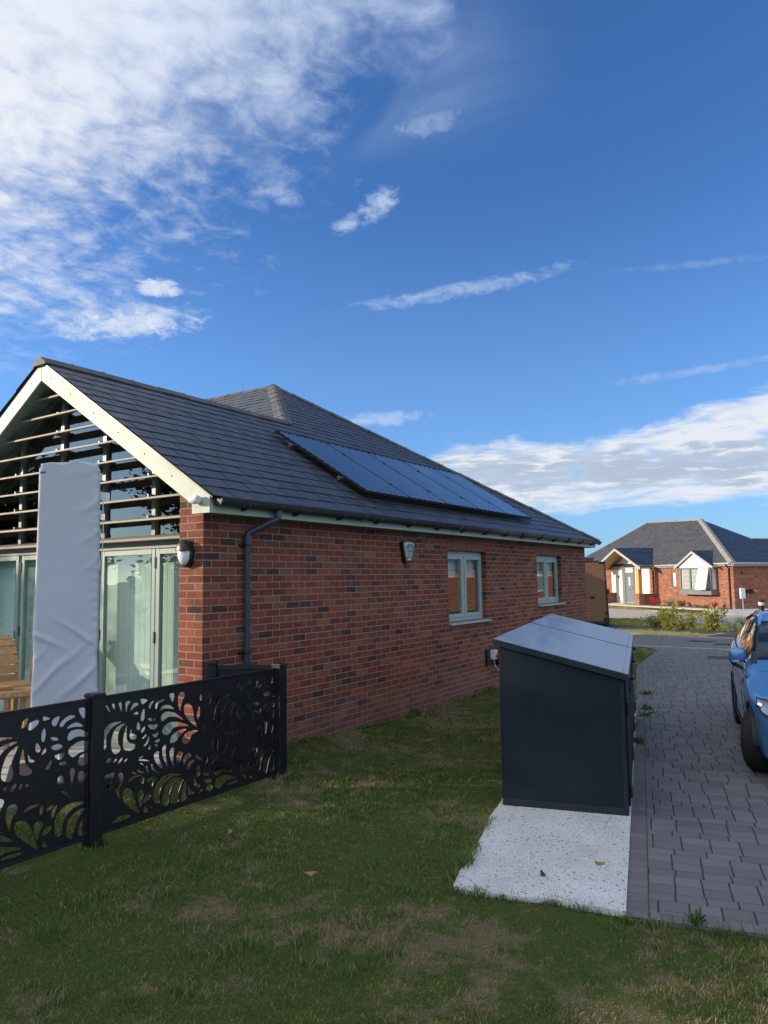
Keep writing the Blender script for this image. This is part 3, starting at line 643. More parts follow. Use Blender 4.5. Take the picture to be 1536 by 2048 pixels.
# gutter
def gutter_run(x0, x1, yc, zt, r=.062):
    b = MB(); n = 12; prof = []
    for k in range(n+1):
        t = PI*k/n; prof.append((math.cos(t)*r, -math.sin(t)*r*1.15))
    prof = [(r+.004, .006)]+prof+[(-r-.004, .006)]
    inn = [(p[0]*.93, p[1]*.93+.002) for p in prof]
    vs = []; K_ = len(prof)
    for x_ in (x0, x1):
        vs += [(x_, yc+p[0], zt+p[1]) for p in prof]+[(x_, yc+p[0], zt+p[1]) for p in inn]
    F_ = []
    for i in range(K_-1):
        F_ += [(i, i+1, 2*K_+i+1, 2*K_+i), (K_+i+1, K_+i, 3*K_+i, 3*K_+i+1), (i, K_+i, K_+i+1, i+1), (2*K_+i, 2*K_+i+1, 3*K_+i+1, 3*K_+i)]
    F_ += [(0, 2*K_, 3*K_, K_), (K_-1, 2*K_-1, 4*K_-1, 3*K_-1)]
    b.mesh(vs, F_, sm=True); return b
GY, GZ = -.268, 2.690
gb = gutter_run(-.065, 12.02, GY, GZ); GUT = gb.build('gutter', M['gutter'], H)
b = MB()
for x_ in (-.065, 12.02):
    b.prism([(x_, GY+math.cos(PI*k/10)*.068, GZ-math.sin(PI*k/10)*.078) for k in range(11)], (.006, 0, 0))
b.build('stop_end', M['gutter'], GUT)
for x_ in (.80, 2.35, 4.9, 7.4, 9.85):
    u_ = gutter_run(x_-.06, x_+.06, GY, GZ, .069); u_.build('gutter_union', M['gutter'], GUT)
x_ = .32
while x_ < 11.9:
    b = MB(); b.prism([(x_, -.2, 2.68), (x_, -.2, 2.595), (x_, -.23, 2.588), (x_, -.325, 2.63), (x_, -.337, 2.70), (x_, -.33, 2.70), (x_, -.31, 2.645)], (.022, 0, 0)); b.build('gutter_bracket', M['gutter'], GUT)
    x_ += .80
# downpipe with swan neck
b = MB()
b.tube([(.80, GY, 2.62), (.80, GY, 2.545), (.785, GY+.012, 2.525), (.60, -.07, 2.405), (.575, -.055, 2.385), (.57, -.05, 2.35), (.57, -.05, .02)], .034, 14)
DP = b.build('downpipe', M['pipe'], H)
b = MB()
b.tube([(.80, GY, 2.63), (.80, GY, 2.555)], .039, 14); b.tube([(.57, -.05, 2.36), (.57, -.05, 2.255)], .0385, 14); b.tube([(.76, -.23, 2.51), (.70, -.165, 2.47)], .038, 14); b.tube([(.57, -.05, 1.2), (.57, -.05, 1.17)], .038, 14)
b.build('pipe_socket', M['pipe'], DP)
b = MB()
for z_ in (2.262, 1.15): b.box((.49, -.03, z_-.012), (.65, -.0, z_+.012)); b.tube([(.57, -.05, z_-.012), (.57, -.05, z_+.012)], .041, 14)
b.build('pipe_clip', M['black'], DP)
# windows in the side wall
def side_window(w_, vent):
    x0, x1, z0, z1 = w_; yf = .085
    b = MB(); f = .052
    b.box((x0, yf, z0), (x0+f, yf+.07, z1)); b.box((x1-f, yf, z0), (x1, yf+.07, z1)); b.box((x0+f, yf, z0), (x1-f, yf+.07, z0+f)); b.box((x0+f, yf, z1-f-.02), (x1-f, yf+.07, z1))
    xm = (x0+x1)/2; b.box((xm-.028, yf+.003, z0+f), (xm+.028, yf+.067, z1-f-.02))
    Wn = b.build('window', M['sage_frame'], H, bevel=.003)
    for a_, c_ in ((x0+f, xm-.028), (xm+.028, x1-f)):
        b = MB(); s_ = .058; lo, hi = z0+f+.004, z1-f-.024; a_ += .003; c_ -= .003; y0 = yf-.008
        b.box((a_, y0, lo), (a_+s_, y0+.05, hi)); b.box((c_-s_, y0, lo), (c_, y0+.05, hi)); b.box((a_+s_, y0, lo), (c_-s_, y0+.05, lo+s_)); b.box((a_+s_, y0, hi-s_), (c_-s_, y0+.05, hi))
        b.build('sash', M['sage_frame'], Wn, bevel=.004)
        b = MB(); b.face([(a_+s_, y0+.022, lo+s_), (c_-s_, y0+.022, lo+s_), (c_-s_, y0+.022, hi-s_), (a_+s_, y0+.022, hi-s_)]); b.build('pane', M['glass'], Wn)
    b = MB(); b.prism([(x0-.0, -.055, z0-.045), (x0, -.055, z0-.02), (x0, yf, z0-.001), (x0, yf, z0-.045)], (x1-x0, 0, 0)); b.box((x0-.012, -.06, z0-.048), (x1+.04, -.001, z0-.022))
    b.build('window_sill', M['sage_frame'], Wn, bevel=.003)
    b = MB(); zt = z1-.08; zb = z1-.40
    k = 0
    while zt-k*.026 > zb: b.box((x0+.03, yf+.11, zt-k*.026-.022), (x1-.03, yf+.117, zt-k*.026)); k += 1
    b.box((x0+.03, yf+.10, zb-.03), (x1-.03, yf+.13, zb-.002)); b.build('blind', M['blind'], Wn)
    if vent: b = MB(); b.box((xm-.22, yf-.016, z1-.035), (xm+.12, yf-.0, z1-.018)); b.build('trickle_vent', M['sage_frame'], Wn)
side_window(W1, True); side_window(W2, False)
# air bricks near the ground
for x_, z_ in ((1.35, .3075), (2.59, .3075), (4.6, .3075)):
    b = MB(); b.box((x_, -.004, z_), (x_+.215, .02, z_+.065)); ab = b.build('air_brick', M['soldier'], H)
    b = MB()
    for i in range(5): b.box((x_+.012, -.0055, z_+.008+i*.011), (x_+.203, -.0038, z_+.0125+i*.011))
    b.build('grille_slot', M['black'], ab)

# glazed gable
XG = .20; MY = [.99, 1.865, 2.70, 3.575, 4.41]
under = lambda y_: 2.846-.232+.02+K*(min(y_, 2*YR-y_))
b = MB()
for y_ in MY:
    b.box((XG, y_-.032, 2.40), (XG+.06, y_+.032, under(y_)+.03)); b.box((XG-.004, y_-.032, 2.40), (XG+.0, y_-.026, under(y_))) 
b.build('mullion', M['mullion'], H)
b = MB()
for y_ in MY: b.box((XG+.06, y_-.06, 2.42), (XG+.16, y_+.01, under(y_)))
b.build('mullion_post', M['black'], H)
b = MB()
for s_ in (0, 1):
    q = (lambda y_: y_) if s_ == 0 else (lambda y_: 2*YR-y_)
    b.prism([(XG+.01, q(.33), under(.33)-.09), (XG+.01, q(YR), under(YR)-.09), (XG+.01, q(YR), under(YR)), (XG+.01, q(.33), under(.33))], (.05, 0, 0))
b.build('rafter_frame', M['mullion'], H)
b = MB(); b.face([(XG+.035, .33, 2.40), (XG+.035, 5.07, 2.40), (XG+.035, 5.07, under(.33)), (XG+.035, YR, under(YR)), (XG+.035, .33, under(.33))]); b.build('gable_glass', M['glass_gable'], H)
b = MB(); b.prism([(XG-.12, .335, 2.335), (XG-.12, .335, 2.362), (XG+.02, .335, 2.40), (XG+.07, .335, 2.40), (XG+.07, .335, 2.335)], (0, 4.73, 0)); b.build('transom', M['louvre'], H, bevel=.003)
b = MB(); b.box((XG+.0, .335, 2.255), (XG+.08, 5.065, 2.334)); b.build('door_head', M['mullion'], H)
z_ = 2.577; xl = .09
while z_ < 4.2:
    hw = min(2.365, (4.343-z_)/K)-.012
    sec = [(-.074, -.016), (-.076, -.036), (-.066, -.040), (.0, -.006), (.066, .012), (.072, .008), (.068, .002), (.0, -.012)]
    b = MB(); b.prism([(xl+p[0], YR-hw, z_+p[1]) for p in sec], (0, 2*hw, 0)); lv = b.build('louvre', M['louvre'], H, bevel=.0)
    b = MB()
    for y_ in MY:
        if abs(y_-YR) < hw: b.box((xl+.03, y_-.012, z_-.03), (XG, y_+.012, z_+.035))
    if b.v: b.build('louvre_bracket', M['mullion'], lv)
    z_ += .2275
# folding doors
leaves = [(.345, .955), (.965, 1.905), (1.945, 2.72), (2.73, 3.53), (3.60, 4.42), (4.43, 5.055)]
z0, z1 = .165, 2.25
for i, (a_, c_) in enumerate(leaves):
    b = MB(); s_ = .058; x_ = XG+.012
    b.box((x_, a_, z0), (x_+.055, a_+s_, z1)); b.box((x_, c_-s_, z0), (x_+.055, c_, z1)); b.box((x_, a_+s_, z0), (x_+.055, c_-s_, z0+.08)); b.box((x_, a_+s_, z1-.06), (x_+.055, c_-s_, z1))
    d_ = b.build('door_leaf', M['door_sage'], H, bevel=.004)
    b = MB(); b.face([(x_+.02, a_+s_, z0+.08), (x_+.02, c_-s_, z0+.08), (x_+.02, c_-s_, z1-.06), (x_+.02, a_+s_, z1-.06)]); b.build('pane', M['glass'], d_)
    b = MB(); b.box((x_+.056, a_+s_-.012, z0), (x_+.075, a_+s_+.032, z1)); b.build('gasket', M['black'], d_)
    b = MB()
    for hz in (.45, 1.3, 2.1): b.box((x_-.012, c_-.004, hz-.06), (x_+.0, c_+.016, hz+.06))
    b.build('hinge', M['black'], d_)
    if i == 4:
        b = MB(); b.box((x_-.012, a_+.015, 1.05), (x_, a_+.045, 1.30)); b.tube([(x_-.01, a_+.03, 1.18), (x_-.055, a_+.03, 1.18), (x_-.055, a_+.16, 1.18)], .009, 8); b.build('handle', M['chrome'], d_)
b = MB()
y_ = .36; k = 0
while y_ < 5.02:
    w_ = .078; a_ = .004; b.prism([(.40+a_, y_, .18), (.40-a_, y_+w_, .18), (.40-a_+.002, y_+w_, .18), (.40+a_+.002, y_, .18)], (0, 0, 2.08)); y_ += w_+.013; k += 1
b.build('vertical_blind', M['blind'], H)
b = MB(); b.box((-.02, .34, .10), (.36, 5.06, .162)); b.build('door_threshold', M['kerb'], H)

# ------------------------------------------------------------------ things on the bungalow
# wall lamp
L = thing('wall_lamp', 'black oval bulkhead lamp with opal glass on the brick pier', 'lamp', (0, .20, 2.165))
RY = Matrix.Rotation(-PI/2, 3, 'Y')
def oval(prof, sy, sz, n=28):
    b = MB(); vs = []; fs = []
    for r, d in prof:
        for k in range(n): vs.append((-d, r*sy*math.cos(2*PI*k/n), r*sz*math.sin(2*PI*k/n)))
    for i in range(len(prof)-1):
        for k in range(n): fs.append((i*n+k, (i+1)*n+k, (i+1)*n+(k+1) % n, i*n+(k+1) % n))
    b.mesh(vs, fs, sm=True); return b
oval([(.98, 0), (1.0, .03), (.96, .05), (.80, .058)], .088, .138).build('base', M['black'], L)
oval([(.84, .05), (.80, .075), (.62, .098), (.34, .11), (.0, .114)], .088, .138).build('diffuser', M['light_diffuser'], L)
b = MB(); n = 16; vs = []; fs = []          # eyelid hood over the top half
for i, (r, d) in enumerate([(1.0, .03), (1.0, .07), (.90, .105), (.70, .125), (.42, .132), (.15, .134)]):
    for k in range(n+1):
        t = rad(8)+(PI-rad(16))*k/n; zz_ = r*.138*math.sin(t); zz_ = max(zz_, .012+.02*abs(math.cos(t)))
        vs.append((-d, r*.088*math.cos(t), zz_))
for i in range(5):
    for k in range(n): fs.append((i*(n+1)+k, (i+1)*(n+1)+k, (i+1)*(n+1)+k+1, i*(n+1)+k+1))
b.mesh(vs, fs, sm=True); b.build('hood', M['black'], L)
# sensor on the boxed eave end
L = thing('motion_sensor', 'small white rounded sensor fixed to the sage boxed eave end', 'sensor', (-.105, -.05, 2.68))
oval([(.8, 0), (1, .01), (1, .04), (.85, .06), (.5, .072), (0, .076)], .032, .036, 18).build('base', M['white'], L)
b = MB(); b.tube([(-.05, .09, -.005), (-.05, .075, -.003), (-.05, .05, 0), (-.05, .0, 0), (-.05, -.035, 0), (-.05, -.05, 0)], [.006, .022, .037, .043, .043, .036], 16); b.build('housing', M['white'], L)
# alarm box
L = thing('alarm_box', 'teal and white alarm sounder box high on the brick wall', 'alarm', (3.775, 0, 2.27))
def shield(w0, w1, zt, zb, y0, y1, r=.02, wf=1.):
    pts = [(-w0+.02, zt), (-w0*.5, zt+.012), (0, zt+.016), (w0*.5, zt+.012), (w0-.02, zt), (w0, zt-.02), (w1, zb+.02), (w1-.02, zb), (-w1+.02, zb), (-w1, zb+.02), (-w0, zt-.02)]
    return [(p[0], y0, p[1]) for p in pts], [(p[0]*wf, y1, p[1]*wf) for p in pts]
def loft2(a_, c_, cap=True):
    b = MB(); n = len(a_); vs = a_+c_; fs = [(i, (i+1) % n, n+(i+1) % n, n+i) for i in range(n)]
    if cap: fs += [tuple(range(n))[::-1], tuple(range(n, 2*n))]
    b.mesh(vs, fs); return b
a_, c_ = shield(.135, .075, .135, -.165, 0, -.06, wf=.96); loft2(a_, c_).build('backplate', M['dark_green'], L, bevel=.004)
a_, c_ = shield(.125, .066, .125, -.10, -.055, -.095, wf=.9); loft2(a_, c_).build('cover', M['white'], L, bevel=.006)
a_, c_ = shield(.098, .052, .098, -.082, -.092, -.0985, wf=.98); loft2(a_, c_).build('face_panel', M['teal'], L, bevel=.001)
b = MB()
def leaf2(cx, cz, ang, l, w):
    d = (math.cos(ang), math.sin(ang)); n_ = (-d[1], d[0]); pts = []
    for t, k in ((0, 0), (.25, .8), (.55, 1), (.85, .6), (1, 0), (.85, -.6), (.55, -1), (.25, -.8)):
        pts.append((cx+d[0]*l*t+n_[0]*w*k, -.0995, cz+d[1]*l*t+n_[1]*w*k))
    b.prism(pts, (0, -.0015, 0))
for cx, cz, an, l in ((.002, .028, 70, .042), (-.004, .028, 110, .042), (.014, .012, 30, .042), (-.014, .012, 150, .042), (.012, -.012, -25, .036), (-.012, -.012, 205, .036), (.010, -.028, -72, .042), (-.010, -.028, 252, .042)):
    leaf2(cx, cz, rad(an), l, .0095)
b.build('emblem', M['pale_teal'], L)
b = MB(); b.box((-.045, -.085, -.125), (.045, -.055, -.102)); b.build('strobe_lens', M['light_diffuser'], L, bevel=.006)
# isolator switch and cabling
L = thing('isolator_switch', 'grey rotary isolator with yellow plate and red knob on brick wall', 'switch', (6.47, 0, .58))
b = MB(); b.box((-.17, -.045, -.16), (.36, 0, .10)); b.build('backplate', M['black'], L, bevel=.004)
b = MB(); b.box((-.055, -.13, -.075), (.055, -.045, .085)); b.build('housing', M['white'], L, bevel=.008)
b = MB(); b.box((-.042, -.136, -.06), (.042, -.131, .035)); b.build('plate', M['yellow'], L)
b = MB(); b.tube([(0, -.136, -.015), (0, -.175, -.015)], .026, 12); b.box((-.008, -.185, -.045), (.008, -.17, .018)); b.build('knob', M['redp'], L)
b = MB(); b.tube([(.05, -.06, -.08), (.06, -.07, -.17), (.12, -.08, -.25), (.20, -.08, -.28), (.28, -.08, -.24), (.32, -.07, -.12)], .009, 8); b.build('cable', M['white'], L)
b = MB(); b.box((.14, -.13, -.19), (.34, -.045, .05)); b.build('junction_box', M['black'], L, bevel=.01)
b = MB(); b.tube([(-.05, -.05, -.16), (-.04, -.06, -.22), (.02, -.06, -.25), (.08, -.05, -.19)], .006, 6); b.tube([(-.12, -.03, -.16), (-.10, -.05, -.23), (-.02, -.05, -.21)], .005, 6); b.build('conduit', M['steel'], L)

# solar panels
NS, US, VS = plane_frame(side_a)
def onroof(x_, y_, h): return Vector((x_, y_, hz_(y_)))+NS*h
pw = 1.162; L0 = 1.93
base = onroof(3.02, .165, .085); spn = None; names = ['nearest the gable end', 'second from the gable end', 'in the middle of the array', 'second from the far hip', 'nearest the far hip']
for i in range(5):
    if i == 0:
        T = thing('solar_panel', 'x', 'solar panel', base, 0, 'solar panels on the slate roof'); spn = T
        R3 = Matrix((US, VS, NS)).transposed()
        def bx3(b, a_, c_): b.box(a_, c_, M=R3.to_4x4())
        b = MB(); w_ = pw-.012
        bx3(b, (0, 0, 0), (w_, .012, .035)); bx3(b, (0, L0-.012, 0), (w_, L0, .035)); bx3(b, (0, .012, 0), (.012, L0-.012, .035)); bx3(b, (w_-.012, .012, 0), (w_, L0-.012, .035)); bx3(b, (.012, .012, .004), (w_-.012, L0-.012, .01))
        b.build('frame', M['black'], T)
        b = MB(); bx3(b, (.012, .012, .026), (w_-.012, L0-.012, .033)); b.build('glass', M['solar'], T)
        b = MB()
        for t in (.42, 1.45): bx3(b, (w_-.012, t, .03), (w_+.02, t+.05, .043))
        b.build('clamp', M['black'], T)
    else: T = copy_tree(spn); T.location = base+US*pw*i
    T['label'] = 'blue black solar panel on the slate roof, '+names[i]
RT = Matrix((US, VS, NS)).transposed().to_4x4()
L = thing('bird_guard', 'black wire bird guard clipped round the edge of the solar array', 'wire guard', base)
b = MB(); W_ = pw*5-.012
def wires(p, q, h0=-.085, h1=.035, st=.03, lv=3):
    p = Vector(p); q = Vector(q); n = int((q-p).length/st)
    for i in range(n+1):
        c_ = p.lerp(q, i/n); b.bar(RT @ (c_+Vector((0, 0, h0))), RT @ (c_+Vector((0, 0, h1))), .0028, .0028, (1, 0, 0))
    for k in range(lv): h = h0+(h1-h0)*(k+.5)/lv; b.bar(RT @ (p+Vector((0, 0, h))), RT @ (q+Vector((0, 0, h))), .0028, .0028)
wires((-.012, -.012, 0), (-.012, L0+.03, 0)); wires((-.012, -.012, 0), (W_+.01, -.012, 0)); wires((W_+.01, -.012, 0), (W_+.01, L0+.012, 0), st=.05); wires((-.012, L0+.012, 0), (W_+.01, L0+.012, 0), st=.06)
b.build('wire_mesh', M['black'], L)
b = MB()
for i in range(16): b.box((-.022, .06+i*.122, .026), (.012, .075+i*.122, .044), M=RT)
for i in range(36): b.box((.08+i*.162, -.02, .026), (.098+i*.162, .014, .044), M=RT)
for i in range(30): b.box((.08+i*.195, L0-.014, .03), (.1+i*.195, L0+.02, .046), M=RT)
b.build('clip', M['black'], L)
L = thing('mounting_rail', 'pair of silver mounting rails poking out beneath the solar array', 'rail', base)
for t in (.46, 1.50):
    b = MB(); b.box((-.075, t, -.045), (W_+.02, t+.04, -.004), M=RT); r_ = b.build('rail', M['steel'], L)
    b = MB(); b.box((-.078, t+.006, -.040), (-.074, t+.034, -.009), M=RT); b.build('rail_end', M['black'], r_)

# ================================================================== bin store
SH = thing('storage_shed', 'dark anthracite metal store with grey sloping lid standing on the concrete slab', 'shed', (.923, -3.776, ZS), rad(13.97))
DL, WD = 4.2, .985                      # depth along the drive, width
hL, hR = 1.285, 1.04
b = MB(); b.prism([(0, 0, .0), (0, WD, .0), (0, WD, hL), (0, 0, hR)], (.025, 0, 0)); b.build('end_panel', M['shed'], SH, bevel=.004)
b = MB(); b.prism([(DL-.025, 0, 0), (DL-.025, WD, 0), (DL-.025, WD, hL), (DL-.025, 0, hR)], (.025, 0, 0)); b.build('end_panel', M['shed'], SH, bevel=.004)
b = MB(); b.box((.025, WD-.025, 0), (DL-.025, WD, hL-.01)); b.build('back_panel', M['shed'], SH)
b = MB(); b.box((-.004, .004, .0), (0, WD-.004, .055)); b.box((-.004, .0, .055), (-.0005, .03, hR-.03)); b.build('plinth_trim', M['shed_edge'], SH, bevel=.0015)
b = MB()
for y_, z_ in ((.30, .745), (.50, .735), (.67, .725), (.88, .72)): b.lathe([(0, .003), (.004, .0025), (.0055, 0)], (-.0005, WD-y_, z_), 8, Matrix.Rotation(-PI/2, 3, 'Y'))
b.build('screw', M['black'], SH)
sl_ = (hL-hR)/WD
lz = lambda y_: hR+sl_*y_
for i, (a_, c_) in enumerate(((-.035, 2.2), (2.203, DL+.035))):
    b = MB(); t = .052
    b.prism([(a_, -.045, lz(-.045)+.008), (a_, WD+.04, lz(WD+.04)+.008), (a_, WD+.04, lz(WD+.04)+.008+t), (a_, -.045, lz(-.045)+.008+t)], (c_-a_, 0, 0))
    lid = b.build('lid', M['shed_edge'], SH, bevel=.003)
    b = MB(); ins = .004
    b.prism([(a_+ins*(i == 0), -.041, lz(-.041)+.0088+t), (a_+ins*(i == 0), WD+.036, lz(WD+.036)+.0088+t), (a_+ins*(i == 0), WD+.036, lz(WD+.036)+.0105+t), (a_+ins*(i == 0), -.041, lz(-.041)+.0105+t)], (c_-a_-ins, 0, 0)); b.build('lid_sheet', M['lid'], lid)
    b = MB(); x_ = a_+.06
    while x_ < c_-.03:
        for y_ in (.0, .20):
            if y_ == .2 and (int(x_*7) % 2): continue
            b.lathe([(0, .003), (.004, .0026), (.0055, 0)], (x_, y_, lz(y_)+.0105+t), 6)
        x_ += .145
    b.build('rivet', M['black'], lid)
b = MB(); b.prism([(2.17, -.041, lz(-.041)+.063), (2.17, WD+.036, lz(WD+.036)+.063), (2.17, WD+.036, lz(WD+.036)+.066), (2.17, -.041, lz(-.041)+.066)], (.02, 0, 0)); b.build('lid_seam', M['shed_edge'], SH)
dz0, dz1 = .045, hR-.02
b = MB()
for x_ in (.0, .06, 1.40, 1.46, 2.78, 2.84, 4.14): b.box((x_+.0, -.001, .0), (x_+.045, .024, hR-.012))
b.box((.025, .0, 0), (DL-.02, .024, .04)); b.build('door_frame', M['shed_edge'], SH, bevel=.002)
for k in range(3):
    for h_ in range(2):
        a_ = .112+k*1.36+h_*.63; c_ = a_+.615
        b = MB(); b.box((a_, -.018, dz0), (c_, .0, dz1)); d_ = b.build('door', M['shed'], SH, bevel=.003)
        b = MB()
        for z_ in (.16, .80): b.tube([((a_ if h_ == 0 else c_), -.022, z_-.05), ((a_ if h_ == 0 else c_), -.022, z_+.05)], .012, 8)
        b.build('hinge', M['black'], d_)
    b = MB(); xm = .112+k*1.36+.62
    b.tube([(xm, -.018, .965), (xm, -.06, .965)], .022, 10); b.tube([(xm-.03, -.065, .965), (xm+.06, -.065, .965)], .014, 8)
    b.build('latch', M['black'], SH, bevel=.0)

# ================================================================== fence
HOLES = '29,975 43,976 71,928 59,933;83,978 107,978 110,940 101,944;142,978 170,977 171,910 158,932;209,980 251,977 224,940 214,894 206,937;253,918 277,956 317,957 325,940 292,927 251,903;279,872 297,887 322,886 324,868 297,871;342,979 379,977 413,960 369,937 350,948;381,904 386,837 368,807 349,819 352,867;422,904 429,933 463,949 478,950 452,921 441,895 430,892;487,885 490,924 532,946 579,943 556,930 517,914 502,883;526,861 549,891 588,899 644,886 681,852 604,870 557,868;547,777 541,812 565,839 621,843 702,814 785,747 702,786 621,799 582,781;626,979 679,978 664,910 645,933;732,977 782,977 786,944 754,885 741,824 717,884 716,941;779,856 808,877 851,865 881,821 895,742 926,666 844,725 788,797;929,801 950,837 959,770 934,726 920,764;556,687 567,722 614,751 686,751 769,728 844,690 728,706 671,698 632,661 592,659;637,595 644,634 696,668 769,677 815,667 745,634 705,592 665,582;763,574 770,611 811,641 888,647 944,634 871,611 838,560 796,550;-5,878 41,896 116,893 176,866 103,872 36,860 -4,833;-8,698 -7,743 24,805 77,842 180,839 104,814 58,776 42,722 44,671 21,653 0,674;88,640 83,715 112,790 160,816 209,819 167,792 144,732 152,673 170,640 157,609 116,605;192,636 187,695 203,774 223,805 222,712 247,666 298,645 299,615 263,602 213,615;246,725 259,772 274,737 311,707 308,684 276,684 250,701;310,773 324,812 343,785 343,749 318,748;351,736 384,766 391,746 366,718;363,677 400,703 404,687 378,671;379,620 408,642 426,686 434,661 409,618 387,613;416,820 450,818 488,805 473,790 435,799;417,772 466,761 508,763 513,744 482,724 436,739;456,690 498,688 517,709 518,676 491,659;484,633 530,646 538,629 515,615;484,606 507,605 519,587 500,588;424,585 443,611 447,586 432,577;478,526 501,548 532,545 532,497 565,423 573,397 518,439 487,488;561,564 581,587 605,580 598,532 607,463 624,395 588,448 563,515;634,519 661,550 685,546 682,503 675,449 680,389 651,441;711,478 743,506 772,491 756,450 748,427 724,407 708,429;785,451 831,470 860,454 848,431 806,415 782,389;815,362 840,395 882,408 904,394 866,377 832,340;477,185 483,255 535,326 629,351 758,319 661,316 567,271 538,205 542,150 516,142;566,138 569,198 606,274 677,306 767,289 694,265 647,203 632,133 609,100 582,113;652,110 655,176 702,257 783,276 759,231 732,170 733,102;761,94 764,174 792,242 809,251 810,163 823,110;831,145 834,220 856,171 894,143 882,127 848,129;889,207 897,262 923,231 919,194 902,188;453,462 468,456 503,400 542,370 488,397 457,428;405,452 419,454 428,417 443,392 413,420;243,382 281,408 369,399 303,395 254,374;355,344 362,375 391,380 377,330;414,343 444,360 489,361 459,347 429,333;448,305 474,341 520,342 482,318 464,286;273,445 324,417 288,424;320,449 353,433 394,406 339,425;32,465 72,473 119,479 100,427 81,358 47,394;128,398 137,435 168,460 196,445 197,404 170,365 164,321 176,258 129,329;192,314 212,335 262,320 299,264 322,177 352,114 272,167 200,243;336,226 335,273 363,293 386,266 376,222 359,162;386,184 398,228 438,242 457,225 432,196;-5,356 35,352 82,329 110,300 49,312 -4,300;-3,278 63,295 131,261 194,207 98,235 37,237 -2,225;-1,200 51,219 132,207 223,168 259,139 188,155 120,156 60,128 27,109 1,111;101,111 134,136 203,140 273,121 203,105 134,107;388,107 394,153 410,154 430,108;440,135 455,143 474,129 456,126;43,564 62,588 89,582 70,558;100,552 124,570 138,567 121,547;145,536 172,565 193,567 166,532;201,536 225,554 232,547 215,530;337,534 388,541 344,525;330,518 366,519 411,504 437,489 366,506;345,494 367,489 389,467 360,479;951,894 959,925 977,930 973,878;1017,885 1044,914 1084,918 1053,893;1049,840 1066,884 1084,888 1071,844;1081,743 1081,816 1135,874 1237,894 1332,874 1227,868 1153,825 1127,749 1118,697 1100,697;1159,671 1163,743 1218,815 1294,845 1361,842 1275,807 1219,735 1210,669 1187,649;1253,628 1257,688 1294,777 1371,820 1347,769 1324,704 1339,634 1315,594 1277,600;1377,641 1381,736 1401,789 1421,689 1471,625 1441,603 1392,615;1435,749 1455,711 1485,692 1466,682 1439,700;1485,776 1495,810 1525,770 1520,743 1495,747;1531,727 1561,765 1566,736 1541,719;1561,617 1592,662 1613,665 1592,619;1591,824 1633,822 1659,800 1623,798;1602,762 1654,772 1691,746 1654,730 1618,739;1628,698 1675,702 1707,700 1686,661 1649,667;1665,636 1707,643 1728,622 1686,618;1532,811 1527,861 1550,900 1561,849 1551,809;1601,915 1612,949 1664,960 1633,896;1659,893 1680,926 1738,954 1786,938 1717,914 1685,882;1717,864 1749,889 1803,893 1852,857 1781,866;1722,806 1749,842 1824,842 1896,803 1896,778 1803,794 1738,775;1728,697 1749,730 1814,757 1896,748 1890,687 1825,675 1770,655;1814,597 1819,647 1879,667 1890,599 1852,580;1808,990 1863,984 1857,911 1824,944;1425,917 1439,950 1499,963 1504,934 1449,899;1380,922 1390,970 1429,986 1415,939;1535,952 1540,978 1591,955 1560,948;1128,636 1150,659 1155,638 1137,625;1151,612 1183,620 1220,603 1183,600;1211,558 1249,575 1239,550;1268,551 1296,567 1287,541;1310,533 1344,572 1363,561 1334,526;1373,532 1392,560 1402,551 1388,523;1422,537 1436,555 1442,534;1660,544 1696,545 1712,485 1739,409 1776,367 1697,424 1660,495;1749,572 1771,583 1792,565 1787,530 1765,454 1755,521;1814,532 1846,548 1879,514 1857,452 1874,370 1825,465;1203,483 1240,503 1282,481 1269,437 1241,396 1241,349 1203,423;1292,405 1316,441 1359,440 1374,403 1336,349 1327,270 1298,337;1350,299 1384,326 1443,300 1483,230 1523,101 1434,173 1365,242;1113,257 1131,286 1195,292 1279,261 1356,200 1251,233 1177,230 1141,218;1128,143 1141,186 1205,204 1299,186 1414,140 1299,149 1234,125 1188,99 1142,113;1262,111 1318,125 1410,117 1366,100;1493,207 1493,269 1532,285 1558,256 1533,212 1518,161;1551,181 1565,219 1614,230 1619,208 1578,182;1645,167 1645,265 1697,325 1782,344 1879,322 1782,301 1718,250 1697,156 1671,137;1734,141 1739,217 1803,275 1885,284 1836,240 1803,168 1776,96 1745,110;1825,106 1836,176 1874,232 1885,223 1879,102;1413,371 1452,401 1532,393 1462,379;1527,331 1537,381 1557,377 1547,327;1578,335 1593,360 1634,362 1614,342;1614,286 1624,336 1660,357 1645,307 1634,281;914,417 918,441 944,423 987,395 953,386;1006,346 1014,389 1049,402 1041,358 1023,336;1059,328 1103,371 1167,384 1121,347 1086,325;1104,305 1140,324 1223,309 1279,277 1177,306;920,268 919,320 953,351 963,278 946,256;989,272 1024,271 1064,255 1046,240 1007,249;990,217 1042,212 1087,211 1087,179 1043,176;1030,140 1069,163 1105,148 1079,106 1043,115;921,179 955,197 960,170 930,168;939,124 982,152 986,125 956,120;989,634 984,680 1006,670 1011,630;1558,103 1563,144 1594,102;1129,497 1142,528 1161,524 1161,464 1157,412 1134,457;1075,448 1070,508 1102,529 1098,477 1102,443'
from mathutils.geometry import delaunay_2d_cdt
def smooth_loop(pts, n=4):
    out = []; k = len(pts)
    if k <= 4 : n = 3
    for i in range(k):
        p0, p1, p2, p3 = pts[i-1], pts[i], pts[(i+1) % k], pts[(i+2) % k]
        for j in range(n):
            t = j/n; t2 = t*t; t3 = t2*t
            out.append(tuple(.5*((2*p1[q])+(-p0[q]+p2[q])*t+(2*p0[q]-5*p1[q]+4*p2[q]-p3[q])*t2+(-p0[q]+3*p1[q]-3*p2[q]+p3[q])*t3) for q in (0, 1)))
    return out
holes = []
